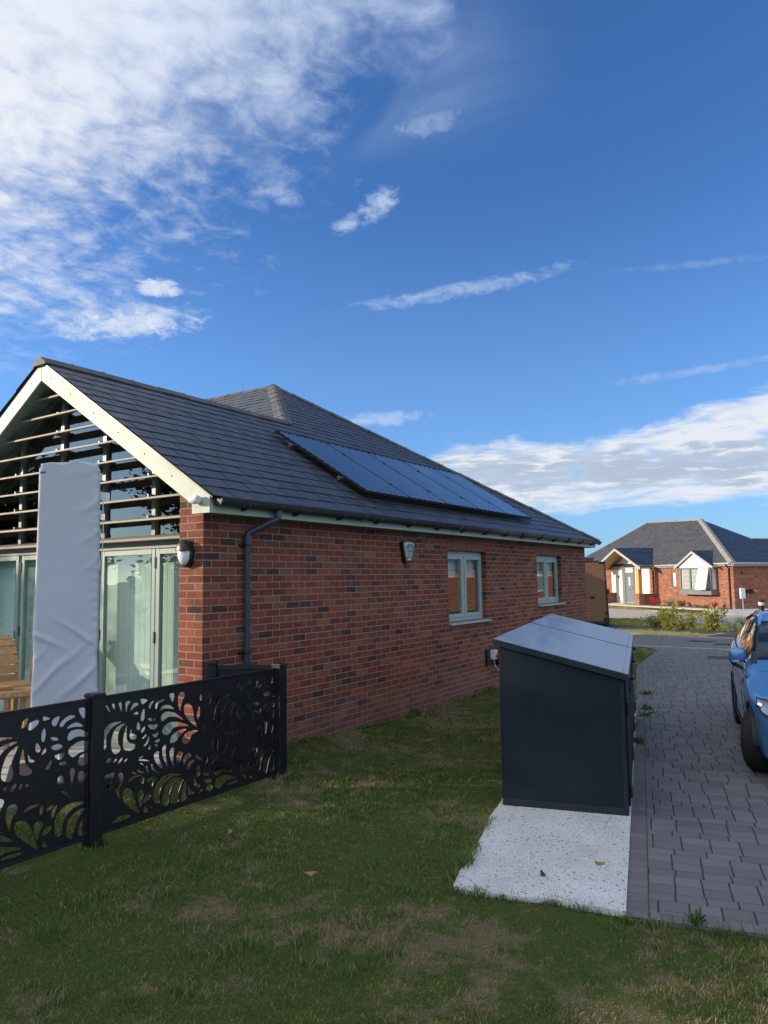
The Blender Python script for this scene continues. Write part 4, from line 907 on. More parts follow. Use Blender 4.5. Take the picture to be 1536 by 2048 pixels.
for h in HOLES.split(';'):
    pts = [tuple(float(v)/1000 for v in p.split(',')) for p in h.split()]
    pts = [(max(.012, min(1.885, p[0])), max(.095, min(.995, p[1]))) for p in pts]
    c_ = (sum(p[0] for p in pts)/len(pts), sum(p[1] for p in pts)/len(pts))
    holes.append(smooth_loop([(c_[0]+(p[0]-c_[0])*.97, c_[1]+(p[1]-c_[1])*.97) for p in pts]))
def panel_mesh(w=1.9, z0=.068, z1=1.042, th=.005, xo=0.):
    vs = [(0, z0), (w, z0), (w, z1), (0, z1)]; es = [(0, 1), (1, 2), (2, 3), (3, 0)]; hs = []
    for h in holes:
        h = [(p[0]-xo, p[1]) for p in h]
        if min(p[0] for p in h) < .012 or max(p[0] for p in h) > w-.008: continue
        k = len(vs); vs += h; es += [(k+i, k+(i+1) % len(h)) for i in range(len(h))]; hs.append(h)
    r = delaunay_2d_cdt([Vector(v) for v in vs], es, [], 0, 1e-5)
    V2, E2, F2 = r[0], r[1], r[2]
    bbs = [(min(p[0] for p in h), max(p[0] for p in h), min(p[1] for p in h), max(p[1] for p in h)) for h in hs]
    keep = []
    for f in F2:
        c_ = (sum(V2[i][0] for i in f)/len(f), sum(V2[i][1] for i in f)/len(f))
        if not (0 < c_[0] < w and z0 < c_[1] < z1): continue
        if any(bb[0] <= c_[0] <= bb[1] and bb[2] <= c_[1] <= bb[3] and in_poly(c_, h) for h, bb in zip(hs, bbs)): continue
        keep.append(tuple(f))
    cnt = {}
    for f in keep:
        for i in range(len(f)): e_ = (f[i], f[(i+1) % len(f)]); cnt[e_] = 1
    b = MB(); n = len(V2)
    V3 = [(v[0], 0, v[1]) for v in V2]+[(v[0], th, v[1]) for v in V2]
    F3 = [f for f in keep]+[tuple(n+i for i in f[::-1]) for f in keep]+[(e_[1], e_[0], n+e_[0], n+e_[1]) for e_ in cnt if (e_[1], e_[0]) not in cnt]
    b.mesh(V3, F3); return b
FN = thing('decorative_fence', 'black metal garden fence cut with swirling leaf shapes around the patio', 'fence', (-1.625, -.64, 0))
def place(o, loc, rz=0): o.location = loc; o.rotation_euler = (0, 0, rz); return o
def panel(b, loc, rz=0, w=1.9):
    p = place(b.build('fence_panel', M['fence'], FN), loc, rz)
    q = MB(); q.box((0, -.009, 1.036), (w, .014, 1.052)); q.box((0, -.007, .055), (w, .012, .071)); q.build('edge_rail', M['fence'], p, bevel=.002); return p
panel(panel_mesh(), (.0625, 0, 0)); panel(panel_mesh(), (-1.94, 0, 0)); panel(panel_mesh(), (-3.93, 0, 0))
def fpost(x_, y_, z0, z1, rz=0):
    b = MB(); b.box((-.05, -.05, z0), (.05, .05, z1)); b.box((-.062, -.018, z0), (-.05, .018, z1-.01)); b.box((.05, -.018, z0), (.062, .018, z1-.01))
    p = place(b.build('post', M['fence'], FN, bevel=.004), (x_, y_, 0), rz)
    c = MB(); c.box((-.056, -.056, z1), (.056, .056, z1+.022)); c.prism([(-.05, -.05, z1+.022), (.05, -.05, z1+.022), (.05, .05, z1+.022), (-.05, .05, z1+.022)], (0, 0, .006)); c.build('post_cap', M['fence'], p, bevel=.004)
fpost(0, 0, -.05, 1.055); fpost(2.025, 0, -.05, 1.06); fpost(-1.99, 0, -.05, 1.05); fpost(-3.98, 0, -.05, 1.05)
rv = Vector((-.34, .56)); rl = rv.length; rzz = math.atan2(rv.y, rv.x)
panel(panel_mesh(rl-.11, .10, 1.075, xo=.5), (2.025+rv.x/rl*.055, .0+rv.y/rl*.055, 0), rzz, rl-.11)
fpost(2.025+rv.x, rv.y, .02, 1.09, rzz)

# ================================================================== patio things
PC = thing('parasol_cover', 'tall folded cantilever parasol in a pale grey fabric cover on the patio', 'parasol', (-1.0, .69, .15), rad(-33))
b = MB(); hN = 150; vs = []; fs = []
per = []                                       # rounded rectangle walked at an even pace
NW_, NN_, NC_ = 34, 10, 5
for sx_, sy_ in ((1, -1), (1, 1), (-1, 1), (-1, -1)):
    for k in range(NC_):
        a_ = {(1, -1): -PI/2, (1, 1): 0, (-1, 1): PI/2, (-1, -1): PI}[(sx_, sy_)]+PI/2*k/NC_
        per.append(('c', sx_, sy_, math.cos(a_), math.sin(a_)))
    if sx_*sy_ < 0:
        for k in range(NN_): per.append(('s', sx_, sy_, (k+.0)/NN_, sx_))
    else:
        for k in range(NW_): per.append(('w', sx_, sy_, (k+.0)/NW_, sy_))
n = len(per)
for j in range(hN+1):
    t = j/hN; z_ = .30+t*2.545; wx = .278-.020*t-.010*math.exp(-((t-.30)/.05)**2); wy = .125-.02*t; R0 = .03
    top = 1. if t < .985 else .95
    for q_ in per:
        if q_[0] == 'c': px_, py_, nx_, ny_ = q_[1]*(wx-R0)+q_[3]*R0, q_[2]*(wy-R0)+q_[4]*R0, q_[3], q_[4]
        elif q_[0] == 's': sg = 1 if q_[1] > 0 else -1; px_, py_, nx_, ny_ = sg*wx, sg*(-(wy-R0)+2*(wy-R0)*q_[3]), sg, 0
        else: sg = 1 if q_[2] > 0 else -1; px_, py_, nx_, ny_ = sg*((wx-R0)-2*(wx-R0)*q_[3]), sg*wy, 0, sg
        px_ *= top
        w1_ = mnoise.noise(Vector((px_*2, z_*.9, 0))); w2_ = mnoise.noise(Vector((px_*2.5, z_*1.1, 5)))
        d = .012*mnoise.noise(Vector((px_*3.1, z_*1.3+py_*4, 2.)))
        f1 = math.sin((z_*1.0+px_*.62)*23.+4.*w1_); f2 = math.sin((z_*.9-px_*.95)*21.+4.5*w2_)
        d += .018*max(0., f1)**4*math.exp(-((t-.385)/.045)**2)*sm(.7+w2_*2.)+.016*max(0., f2)**3*math.exp(-((t-.25)/.08)**2)
        d += .014*max(0., f2)**4*math.exp(-((t-.90)/.07)**2)*sm(.4+(px_/wx)*.6)+.008*max(0., f2)**4*math.exp(-((t-.70)/.16)**2)*sm(px_/wx)
        seam = max(0., px_/wx-.55)/.45; d += .0045*seam*seam*math.sin(z_*64+6*mnoise.noise(Vector((px_*6, z_*3, 0))))
        zt = (.018*math.sin(px_*13+.6)+.012*math.sin(px_*31)) if j > hN-6 else (.012*math.sin(px_*19) if j == 0 else 0)
        vs.append((px_+nx_*d*.35, py_+ny_*d, z_+zt))
for j in range(hN):
    for i in range(n): fs.append((j*n+i, j*n+(i+1) % n, (j+1)*n+(i+1) % n, (j+1)*n+i))
fs.append(tuple(hN*n+i for i in range(n)))
b.mesh(vs, fs, sm=True); b.build('cover', M['cover'], PC)
b = MB(); b.tube([(0, 0, .02), (0, 0, .5)], .045, 16); b.build('mast', M['steel'], PC)
b = MB(); b.box((-.45, -.45, .005), (.45, .45, .075)); b.build('base_slab', M['gutter'], PC, bevel=.012)
b = MB(); b.box((.276, -.05, 2.50), (.345, -.046, 2.585)); b.build('label_tag', M['white'], PC)
b = MB(); b.tube([(.285, -.08, 2.55), (.292, -.09, 2.2), (.284, -.085, 1.8), (.29, -.09, 1.5)], .0045, 6); b.build('pull_cord', M['white'], PC)
b = MB()
rg = random.Random(3)
for k in range(7):
    pts = [(.22+rg.uniform(-.09, .09), -.30+rg.uniform(-.06, .06), .085+rg.uniform(0, .04)) for _ in range(6)]; b.tube(pts, .006, 6)
tag(b.build('rope_bundle', M['cover']), 'loose coil of pale blue grey cord lying on the dark parasol base', 'rope'); bpy.data.objects['rope_bundle'].location = (-1.02, .62, .15)

def wooden_seat(label, loc, rz):
    T = thing('garden_chair', label, 'chair', loc, rz, 'wooden slatted patio chairs')
    # local: x = width, y = depth (front toward -y), z up
    w = .62; prof = [(.22, .62), (.205, .70), (.215, .80), (.25, .90), (.31, .99), (.40, 1.06), (.47, 1.10)]
    b = MB()
    for i in range(len(prof)-1):
        (y0, z0), (y1, z1) = prof[i], prof[i+1]; d = Vector((0, y1-y0, z1-z0)); nn = Vector((0, -d.z, d.y)).normalized()
        p0 = Vector((0, y0, z0))+d*.04; p1 = Vector((0, y1, z1))-d*.04
        b.prism([p0, p1, p1+nn*.018, p0+nn*.018], (w, 0, 0))
    bk = b.build('backrest', M['wood'], T, bevel=.003)
    for x_ in (-.002, w-.04):
        b = MB(); pl = [(x_, p[0]+.003, p[1]) for p in prof]+[(x_, p[0]+.10-(.06 if i == len(prof)-1 else 0), p[1]-.01) for i, p in list(enumerate(prof))[::-1]]
        b.prism(pl, (.042, 0, 0)); b.build('side_board', M['wood'], bk, bevel=.003)
    b = MB()
    for i in range(6): b.box((-.02, -.28+i*.085, .60), (w+.03, -.205+i*.085, .625))
    b.build('seat', M['wood'], T, bevel=.003)
    b = MB(); b.box((0, -.27, .53), (w, -.24, .598)); b.box((0, .20, .53), (w, .23, .598)); b.box((.0, -.24, .53), (.03, .20, .598)); b.box((w-.03, -.24, .53), (w, .2, .598)); b.build('apron', M['wood'], T, bevel=.003)
    for x_ in (0, w-.05):
        for y_ in (-.27, .19): b = MB(); b.box((x_, y_, 0), (x_+.05, y_+.05, .53)); b.build('leg', M['wood'], T, bevel=.003)
    return T
wooden_seat('wooden slatted chair with curved back, left of the covered parasol', (-.95, 2.52, .19), rad(-8))
wooden_seat('wooden slatted chair half hidden behind the covered parasol', (-.42, 2.42, .17), rad(-62))
T = thing('picnic_table', 'low wooden patio table with a curved slatted shelf, left of the parasol', 'table', (-1.12, 1.86, .15), rad(-24))
b = MB(); b.box((-.75, -.05, .62), (.42, .0, .675)); b.box((-.75, .0, .60), (.42, .30, .62)); b.build('table_top', M['wood'], T, bevel=.004)
for x_ in (-.70, .34):
    for y_ in (-.02, .26): b = MB(); b.prism([(x_, y_, 0), (x_+.055, y_, 0), (x_+.11, y_, .6), (x_+.055, y_, .6)], (0, .04, 0)); b.build('leg', M['wood'], T, bevel=.003)
b = MB()
for i in range(9):
    a0, a1 = rad(200+i*15.5), rad(200+i*15.5+14.2)
    P_ = lambda r, a: (.02+r*math.cos(a), .22+r*math.sin(a)*.8, .44+.02*math.cos(3*a))
    b.prism([P_(.14, a0), P_(.36, a0), P_(.36, a1), P_(.14, a1)], (0, 0, .022))
b.build('slatted_shelf', M['wood'], T, bevel=.002)

# ================================================================== car
def lerp(a, b, t): return a+(b-a)*t
def tab(T_, x):
    for (x0, v0), (x1, v1) in zip(T_, T_[1:]):
        if x <= x1: t = max(0, (x-x0)/(x1-x0)); t = t*t*(3-2*t)*.5+t*.5; return lerp(v0, v1, t)
    return T_[-1][1]
CAR = thing('parked_car', 'metallic blue hatchback parked on the block paving, nose toward the lawn', 'car', (2.97, -4.40, 0), rad(11.2))
# local: x backwards from the front axle, y = 0 at tyre outer face on the drive's left side (car spans to y = -1.72), z up
LEN0, LEN1 = -.78, 3.22; HWB = 2.45; YC = -.86; RW = .305; AR = .345
half = [(-.78, .56), (-.70, .68), (-.5, .80), (-.2, .855), (.4, .868), (2.0, .868), (2.7, .85), (3.05, .78), (3.22, .66)]
beltz = [(-.78, .58), (-.6, .66), (-.3, .745), (.3, .86), (.7, .915), (1.6, .955), (2.7, 1.03), (3.0, 1.06), (3.22, .98)]
topz = [(-.78, .60), (-.62, .70), (-.3, .80), (.3, .93), (.62, .985), (1.02, 1.22), (1.35, 1.40), (1.8, 1.485), (2.3, 1.475), (2.75, 1.40), (3.0, 1.22), (3.14, 1.06), (3.22, 1.0)]
edgez = [(-.78, .595), (-.62, .685), (-.3, .78), (.3, .90), (.62, .955), (1.02, 1.17), (1.35, 1.335), (1.8, 1.41), (2.3, 1.40), (2.75, 1.335), (3.0, 1.18), (3.14, 1.05), (3.22, .99)]
edgey = [(-.78, .50), (-.5, .66), (0, .72), (.62, .74), (1.02, .68), (1.35, .615), (1.8, .58), (2.4, .58), (2.8, .60), (3.22, .56)]
sillz = [(-.78, .30), (-.6, .22), (.3, .20), (2.2, .20), (3.0, .26), (3.22, .36)]
def zbot(x):
    z = tab(sillz, x)
    for cx in (0, HWB):
        if abs(x-cx) < AR: z = max(z, RW+math.sqrt(AR*AR-(x-cx)**2)-.0)
    return z
st = sorted(set([round(LEN0+i*(LEN1-LEN0)/64, 4) for i in range(65)]+[cx+s*AR*k for cx in (0, HWB) for s in (-1, 1) for k in (1.001, .999, .97, .9, .8, .65, .5, .3)]))
prof_n = 13
def section(x):
    hw = tab(half, x); zb = zbot(x); bz = tab(beltz, x); ez = tab(edgez, x); tz = tab(topz, x); ey = min(tab(edgey, x), hw*.97)
    sg = -.035*math.exp(-((x-1.3)/.9)**2)       # concave lower door
    bz = min(bz, ez-.004) if x < .62 else bz
    P_ = [(hw-.045, zb), (hw-.02, lerp(zb, bz, .12)), (hw-.008+sg*.6, lerp(zb, bz, .30)), (hw+.0, lerp(zb, bz, .52)), (hw+.006, lerp(zb, bz, .70)), (hw-.010, lerp(zb, bz, .86)), (hw-.055, bz),
          (lerp(hw-.07, ey, .12), lerp(bz, ez, .12)), (lerp(hw-.07, ey, .55), lerp(bz, ez, .52)), (ey+.012, lerp(bz, ez, .93)), (ey-.03, ez+.012 if x > .6 else ez), (ey*.55, lerp(ez, tz, .75)), (0, tz)]
    return P_
secs = [section(x) for x in st]
bodyb, glassb, screenb, archb = MB(), MB(), MB(), MB()   # archb holds the black pillars
for sd in (1, -1):
    def V_(i, j): p = secs[i][j]; return Vector((st[i], YC+sd*p[0], p[1]))
    for i in range(len(st)-1):
        xm = (st[i]+st[i+1])/2
        for j in range(prof_n-1):
            q = [V_(i, j), V_(i+1, j), V_(i+1, j+1), V_(i, j+1)]
            if sd < 0: q = q[::-1]
            tgt = bodyb
            if j in (7, 8) and .88 < xm < 2.98 and not (1.98 < xm < 2.05): tgt = glassb
            if j in (8, 9) and .62 < xm < 1.30 and (j == 9 or xm < .98): tgt = archb
            if j == 9 and 1.98 < xm < 2.05: tgt = archb
            if j in (10, 11) and (.64 < xm < 1.33): tgt = screenb
            if j in (10, 11) and 2.80 < xm < 3.08: tgt = screenb
            tgt.face(q, sm=True)
    for i in (0, len(st)-1):
        q = [V_(i, j) for j in range(prof_n)]+[Vector((st[i], YC, secs[i][0][1]))]
        bodyb.face(q if (sd > 0) == (i == 0) else q[::-1])
bo = bodyb.build('body', M['paint'], CAR, weld=True, smooth=True)
for mb_, nm, mt in ((glassb, 'side_window', 'glass_car'), (screenb, 'windscreen', 'glass_car')): mb_.build(nm, M[mt], CAR, weld=True, smooth=True)
archb.build('pillar', M['black'], CAR, weld=True, smooth=True)
b = MB()            # underbody, liners and cabin
b.box((-.6, YC-.70, .20), (3.05, YC+.70, .34)); b.box((.45, YC-.78, .22), (2.0, YC+.78, .60)); b.box((-.6, YC-.5, .34), (.5, YC+.5, .62)); b.box((1.1, YC-.6, .5), (1.7, YC-.1, 1.15)); b.box((1.1, YC+.1, .5), (1.7, YC+.6, 1.15)); b.box((1.9, YC-.6, .5), (2.5, YC+.6, 1.1)); b.box((.62, YC-.7, .6), (.95, YC+.7, .9))
b.build('underbody', M['black'], CAR)
b = MB()
for cx in (0, HWB):
    for sd in (1, -1):
        n = 18; vs = []; 
        for k in range(n+1):
            a_ = PI*k/n; vs += [(cx+math.cos(a_)*AR, YC+sd*.86, RW+math.sin(a_)*AR), (cx+math.cos(a_)*AR, YC+sd*.5, RW+math.sin(a_)*AR)]
        b.mesh(vs, [(2*k, 2*k+1, 2*k+3, 2*k+2) for k in range(n)], sm=True)
b.build('wheel_arch_liner', M['black'], CAR)
def wheel(cx, sd):
    tw = .20; T_ = bpy.data.objects.new('wheel', None); COL.objects.link(T_); T_.parent = CAR; T_.location = (cx, YC+sd*(.86-tw/2), RW); T_.empty_display_size = .1
    T_.rotation_euler = (0, 0, rad(-24) if cx == 0 else 0)
    RX = Matrix.Rotation(-PI/2*sd, 3, 'X'); hw = tw/2
    b = MB(); b.lathe([(.20, -hw+.01), (.26, -hw), (.29, -hw+.012), (.303, -hw+.035), (.305, -hw+.055), (.300, -hw+.06), (.300, -hw+.066), (.305, -hw+.07), (.305, -.02), (.300, -.014), (.300, -.006), (.305, 0), (.305, hw-.07), (.300, hw-.064), (.300, hw-.058), (.305, hw-.052), (.303, hw-.035), (.29, hw-.012), (.26, hw), (.20, hw-.01)], (0, 0, 0), 48, RX)
    b.build('tyre', M['tyre'], T_)
    b = MB()
    for k in range(48):
        a_ = 2*PI*k/48; Mx = Matrix.Rotation(a_, 4, 'Y')
        for s2 in (-1, 1): b.box((-.006, s2*(hw-.022), .298), (.006, s2*(hw-.05), .3058), M=Mx)
    b.build('tread', M['tyre'], T_)
    b = MB(); b.lathe([(.205, -hw+.01), (.205, hw-.03), (.198, hw-.018), (.19, hw-.02), (.185, hw-.06)], (0, 0, 0), 32, RX)
    for k in range(5):
        Mx = Matrix.Rotation(2*PI*k/5, 4, 'Y'); y0 = sd*(hw-.045); b.box((-.028, y0-.01, .03), (.028, y0+.01, .19), M=Mx)
    b.lathe([(.0, hw-.02), (.045, hw-.022), (.055, hw-.05)], (0, 0, 0), 16, RX)
    b.build('rim', M['rim'], T_)
    b = MB(); b.lathe([(0, .0), (.17, .0), (.18, -.03)], (0, 0, 0), 24, RX); b.build('brake_disc', M['steel'], T_)
for cx in (0, HWB):
    for sd in (1, -1): wheel(cx, sd)
for sd in (1, -1):
    def Mi(p): return (p[0], YC+sd*p[1], p[2])
    b = MB(); n = 14; vs = []; fs = []
    mp = [(.0, .0), (.55, .55), (.85, .85), (1., 1.), (1., 1.), (.96, .96)]; mx_ = [-.085, -.082, -.066, -.03, .03, .05]
    for (k, k2), dx in zip(mp, mx_):
        for i in range(n):
            a_ = 2*PI*i/n; c_, s_ = math.cos(a_), math.sin(a_); c_ = math.copysign(abs(c_)**.7, c_); s_ = math.copysign(abs(s_)**.7, s_)
            vs.append(Mi((0.92+dx, .875+.090*c_*k, 1.005+(.085 if s_ > 0 else .080)*s_*k2-.010*c_)))
    for j in range(len(mp)-1):
        for i in range(n): q = (j*n+i, j*n+(i+1) % n, (j+1)*n+(i+1) % n, (j+1)*n+i); fs.append(q if sd < 0 else q[::-1])
    b.mesh(vs, fs, sm=True); mr = b.build('door_mirror', M['paint'], CAR)
    b = MB(); b.mesh([vs[j] for j in range(5*n, 6*n)], [tuple(range(n))]); b.build('mirror_glass', M['chrome'], mr)
    b = MB()
    for j in range(3, 6): pass
    b.prism([Mi((.775, .885, .935)), Mi((.795, .96, .945)), Mi((.795, .94, .912)), Mi((.775, .885, .895))], (.12, 0, 0)); b.prism([Mi((.82, .82, .88)), Mi((.82, .91, .94)), Mi((.82, .93, .90)), Mi((.82, .84, .86))], (.07, 0, 0)); b.build('mirror_base', M['black'], mr, bevel=.004)
    b = MB(); b.box(Mi((.832, .86, .936)), Mi((.852, .94, .956))); b.build('indicator', M['lamp_glass'], mr, bevel=.003)
    # headlamp wraps the corner
    b = MB(); pts = [(-.72, .58, .60), (-.63, .69, .60), (-.52, .765, .63), (-.40, .795, .69), (-.32, .79, .735), (-.45, .71, .735), (-.57, .62, .715), (-.69, .54, .66)]
    c0 = Vector((-.42, .76, .685)); ps = [Mi(p) for p in pts]; off = Vector((-.018, .018*sd, .006))
    b.prism([Vector(p)+off for p in ps], -off*2.4); hl = b.build('headlamp', M['lamp_glass'], CAR)
    b = MB(); b.tube([Vector(p)+off*1.15 for p in ps+[ps[0]]], .006, 6, caps=False); b.build('lamp_surround', M['black'], hl)
    b = MB(); b.lathe([(0, .03), (.03, .02), (.038, 0)], Mi((-.46, .79, .685)), 16, Matrix.Rotation(-PI/2*sd*0-PI/2, 3, 'Y')); b.build('lamp_lens', M['chrome'], hl)
    # door handle, window rubbers, roof rail, sill
    b = MB(); b.tube([Mi((1.62, .858, .845)), Mi((1.64, .885, .85)), Mi((1.80, .885, .855)), Mi((1.82, .858, .86))], .012, 8); b.tube([Mi((2.40, .85, .88)), Mi((2.42, .876, .885)), Mi((2.56, .873, .89)), Mi((2.58, .845, .895))], .011, 8); b.build('door_handle', M['paint'], CAR)
    b = MB()
    belt = [Vector(Mi((x_, secs_[6][0]-.004, secs_[6][1]+.012))) for x_, secs_ in zip(st, secs) if .85 < x_ < 3.0]
    b.tube(belt, .009, 6); roofl = [Vector(Mi((x_, s_[9][0]+.006, s_[9][1]+.004))) for x_, s_ in zip(st, secs) if .80 < x_ < 3.0]; b.tube(roofl, .012, 6)
    b.build('window_seal', M['black'], CAR)
    b = MB(); b.tube([Vector(Mi((x_, s_[10][0]-.01, s_[10][1]+.016))) for x_, s_ in zip(st, secs) if 1.3 < x_ < 2.85], .012, 8); b.build('roof_rail', M['paint'], CAR)
    b = MB(); b.prism([Mi((.36, .848, .205)), Mi((2.09, .848, .205)), Mi((2.09, .84, .17)), Mi((.36, .84, .17))], (0, 0, .05)); b.build('sill_trim', M['black'], CAR)
    # side vent badge on the wing and door shut lines
    sx = [(i, x_) for i, x_ in enumerate(st)]
    def skin(x_, zf):
        i = min(range(len(st)), key=lambda k: abs(st[k]-x_)); s_ = secs[i]
        for (a0, a1), (b0, b1) in zip(s_, s_[1:]):
            if a1 <= zf <= b1: t = (zf-a1)/(b1-a1+1e-9); return a0+(b0-a0)*t
        return s_[6][0]
    b = MB(); q = [(.18, .80), (.44, .865), (.50, .862), (.46, .80), (.26, .745)]
    b.prism([Mi((x_, skin(x_, z_)+.004, z_)) for x_, z_ in q], (0, .006*sd, 0)); bd = b.build('wing_badge', M['chrome'], CAR, bevel=.002)
    b = MB()
    for k in range(4): x_ = .25+k*.055; z_ = .785+k*.014; b.box(Mi((x_, skin(x_, z_)+.006, z_)), Mi((x_+.03, skin(x_, z_)+.013, z_+.040)))
    b.build('badge_mark', M['black'], bd)
    b = MB()
    for x0_ in (.66, 1.93):
        pts = [Vector(Mi((x0_+(.03 if z_ < .5 else 0), skin(x0_, z_)+.0008, z_))) for z_ in (.24, .35, .45, .55, .65, .75, .85, .92)]
        b.tube(pts, .0035, 5)
    b.build('shut_line', M['black'], CAR)
b = MB(); b.box((-.792, YC-.5, .38), (-.76, YC+.5, .47)); b.box((-.77, YC-.62, .20), (-.62, YC+.62, .29)); b.build('lower_grille', M['black'], CAR, bevel=.01)
b = MB(); b.box((-.80, YC-.26, .475), (-.785, YC+.26, .585)); b.build('number_plate', M['white'], CAR, bevel=.003)
b = MB(); b.tube([(.6, YC-.55, 1.0), (.66, YC-.1, 1.03)], .008, 6); b.tube([(.58, YC+.1, 1.0), (.64, YC+.55, 1.01)], .008, 6); b.build('wiper', M['black'], CAR)
for sd in (1, -1): b = MB(); b.box((3.10, YC+sd*.52, .80), (3.20, YC+sd*.70, 1.0)); b.build('tail_lamp', M['redp'], CAR, bevel=.01)
M['glass_thin'] = glass_mat('thin clear glass', (.95, .97, .96), 1.2)

# ================================================================== bungalow across the street
HW = thing('brick_bungalow', 'far orange brick bungalow with timber porch and square bay window across the street', 'house', (38.33, .48, 0), rad(48))
# local: x = along the front to the left, +y = outward (front), interior y < 0
def HB(name, mat, boxes, parent=None, bevel=0):
    b = MB()
    for a_, c_ in boxes: b.box(a_, c_)
    return b.build(name, mat, parent or HW, bevel=bevel)
HB('wall', M['brick_far'], [((0, -.3, -.3), (4.85, 0, 2.44)), ((5.27, -.3, -.3), (7.5, 0, 2.44)), ((4.85, -.3, -.3), (5.27, 0, 1.16)), ((4.85, -.3, 2.09), (5.27, 0, 2.44)), ((7.5, -.3, -.3), (11.9, -.03, 2.44)), ((11.9, -.3, -.3), (19.5, 0, 2.44)), ((0, -11, -.3), (.3, -.3, 2.38)), ((19.2, -11, -.3), (19.5, -.3, 2.44)), ((.3, -11, -.3), (19.2, -10.7, 2.44))])
HB('fascia', M['grey_trim'], [((-.2, .15, 2.36), (6.6, .17, 2.50)), ((11.9, .15, 2.36), (19.6, .17, 2.50)), ((-.2, -.01, 2.345), (19.6, .15, 2.36)), ((-.22, -11, 2.32), (-.2, .17, 2.46)), ((-.2, -11, 2.31), (0, .0, 2.325))])
g_ = MB(); g_.tube([(-.25, .23, 2.47), (6.55, .23, 2.47)], .055, 10); g_.tube([(-.27, .2, 2.45), (-.27, -11, 2.43)], .055, 10); g_.tube([(11.95, .23, 2.47), (19.6, .23, 2.47)], .055, 10)
GO = g_.build('gutter', M['grey_trim'], HW)
for x_ in (.28, 7.07): b = MB(); b.tube([(x_, .23, 2.44), (x_, .22, 2.36), (x_, .06, 2.2), (x_, .06, .02)], .038, 8); b.build('downpipe', M['gutter'], HW)
kf = lambda s_: 2.55+K*(s_+.2)
def loc3(u_, s_): return (u_, -s_, kf(s_))
pA, pB = loc3(8.15, 4.56), loc3(14.73, 5.09); cR = loc3(-.24, -.24)
f_poly = [cR, pA, pB, loc3(16.57, 2.03), loc3(18.1, -.24)]
b = MB(); slates(b, f_poly, cR, .225, .3, .012); 
NFp = plane_frame(f_poly)[0]
far_e = Vector((-.24, -13, 2.40)); nn_ = (Vector(pA)-Vector(cR)).cross(far_e-Vector(cR)).normalized()
def onside(u_, s_): # solve z
    c_ = Vector(cR); z_ = c_.z-(nn_.x*(u_-c_.x)+nn_.y*(-s_-c_.y))/nn_.z; return (u_, -s_, z_)
w1, w2 = onside(4.05, 4.87), onside(4.0, 13.)
s_poly1 = [cR, onside(-.24, 4.87), w1, pA]; s_poly2 = [onside(-.24, 4.87), onside(-.24, 13), w2, w1]
b2 = MB(); slates(b2, s_poly1, cR, .225, .3, .012); slates(b2, s_poly2, cR, .225, .3, .012)
lb = [loc3(18.1, -.24), loc3(16.57, 2.03), pB, (16.5, -9.6, 2.5), (18.3, -9.6, 2.5)]
b3 = MB(); b3.face(lb); b3.face([pA, pB, (15.5, -7, 3.0), (8.2, -7, 3.0)]); b3.face([pA, w1, (8.2, -7, 3.0)]); b3.face([w1, w2, (8.2, -13, 2.4)]); b3.face([w1, (8.2, -13, 2.4), (8.2, -7, 3.0)])
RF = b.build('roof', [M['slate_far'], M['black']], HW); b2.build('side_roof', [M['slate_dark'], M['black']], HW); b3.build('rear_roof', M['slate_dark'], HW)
NSp = plane_frame(s_poly1)[0]
b = MB(); ridge_tiles(b, cR, pA, NFp, NSp, .9, .2, .05); ridge_tiles(b, pA, pB, NFp, Vector((.0, -.5, .86)), .9, .14); ridge_tiles(b, loc3(16.57, 2.03), pB, NFp, Vector((.5, -.5, .7)).normalized(), .9, .14); ridge_tiles(b, w1, w2, NSp, Vector((.5, 0, .86)), .9, .14)
b.build('ridge_tile', M['ridge_far'], RF)
def small_gable(xc, zA, hwid, zE_, yF, thick, slope, nm):
    # roof of a little front gable: two slopes running back into the main roof
    sA = (zA-2.55)/K-.2
    for s_ in (-1, 1):
        xe = xc+s_*hwid; sE = max(-yF, (zE_-2.55)/K-.2)
        poly = [(xc, yF, zA), (xc, -sA, zA), (xe, -sE-.02, zE_), (xe, yF, zE_)]
        bb = MB(); slates(bb, poly, poly[3] if s_ > 0 else poly[3], .225, .3, .012); bb.build(nm+'_roof', [M['slate_dark'], M['black']], HW)
        bb = MB(); bb.prism([(xc, yF, zA-.02), (xe, yF, zE_-.02), (xe, yF, zE_-.02-thick), (xc, yF, zA-.02-thick)], (0, .03, 0)); bb.build('barge_board', M['grey_trim'], HW)
        bb = MB(); bb.prism([(xc, yF, zA-.05), (xe, yF, zE_-.05), (xe, yF, zE_-.075), (xc, yF, zA-.075)], (0, -yF+.01, 0)); bb.build('soffit', M['wood'] if thick > .14 else M['grey_trim'], HW)
small_gable(2.62, 3.27, 1.68, 2.36, .52, .14, .57, 'bay')
small_gable(9.28, 3.72, 2.75, 2.42, 1.30, .17, .47, 'porch')
small_gable(15.6, 3.27, 1.68, 2.36, .52, .14, .57, 'bay')
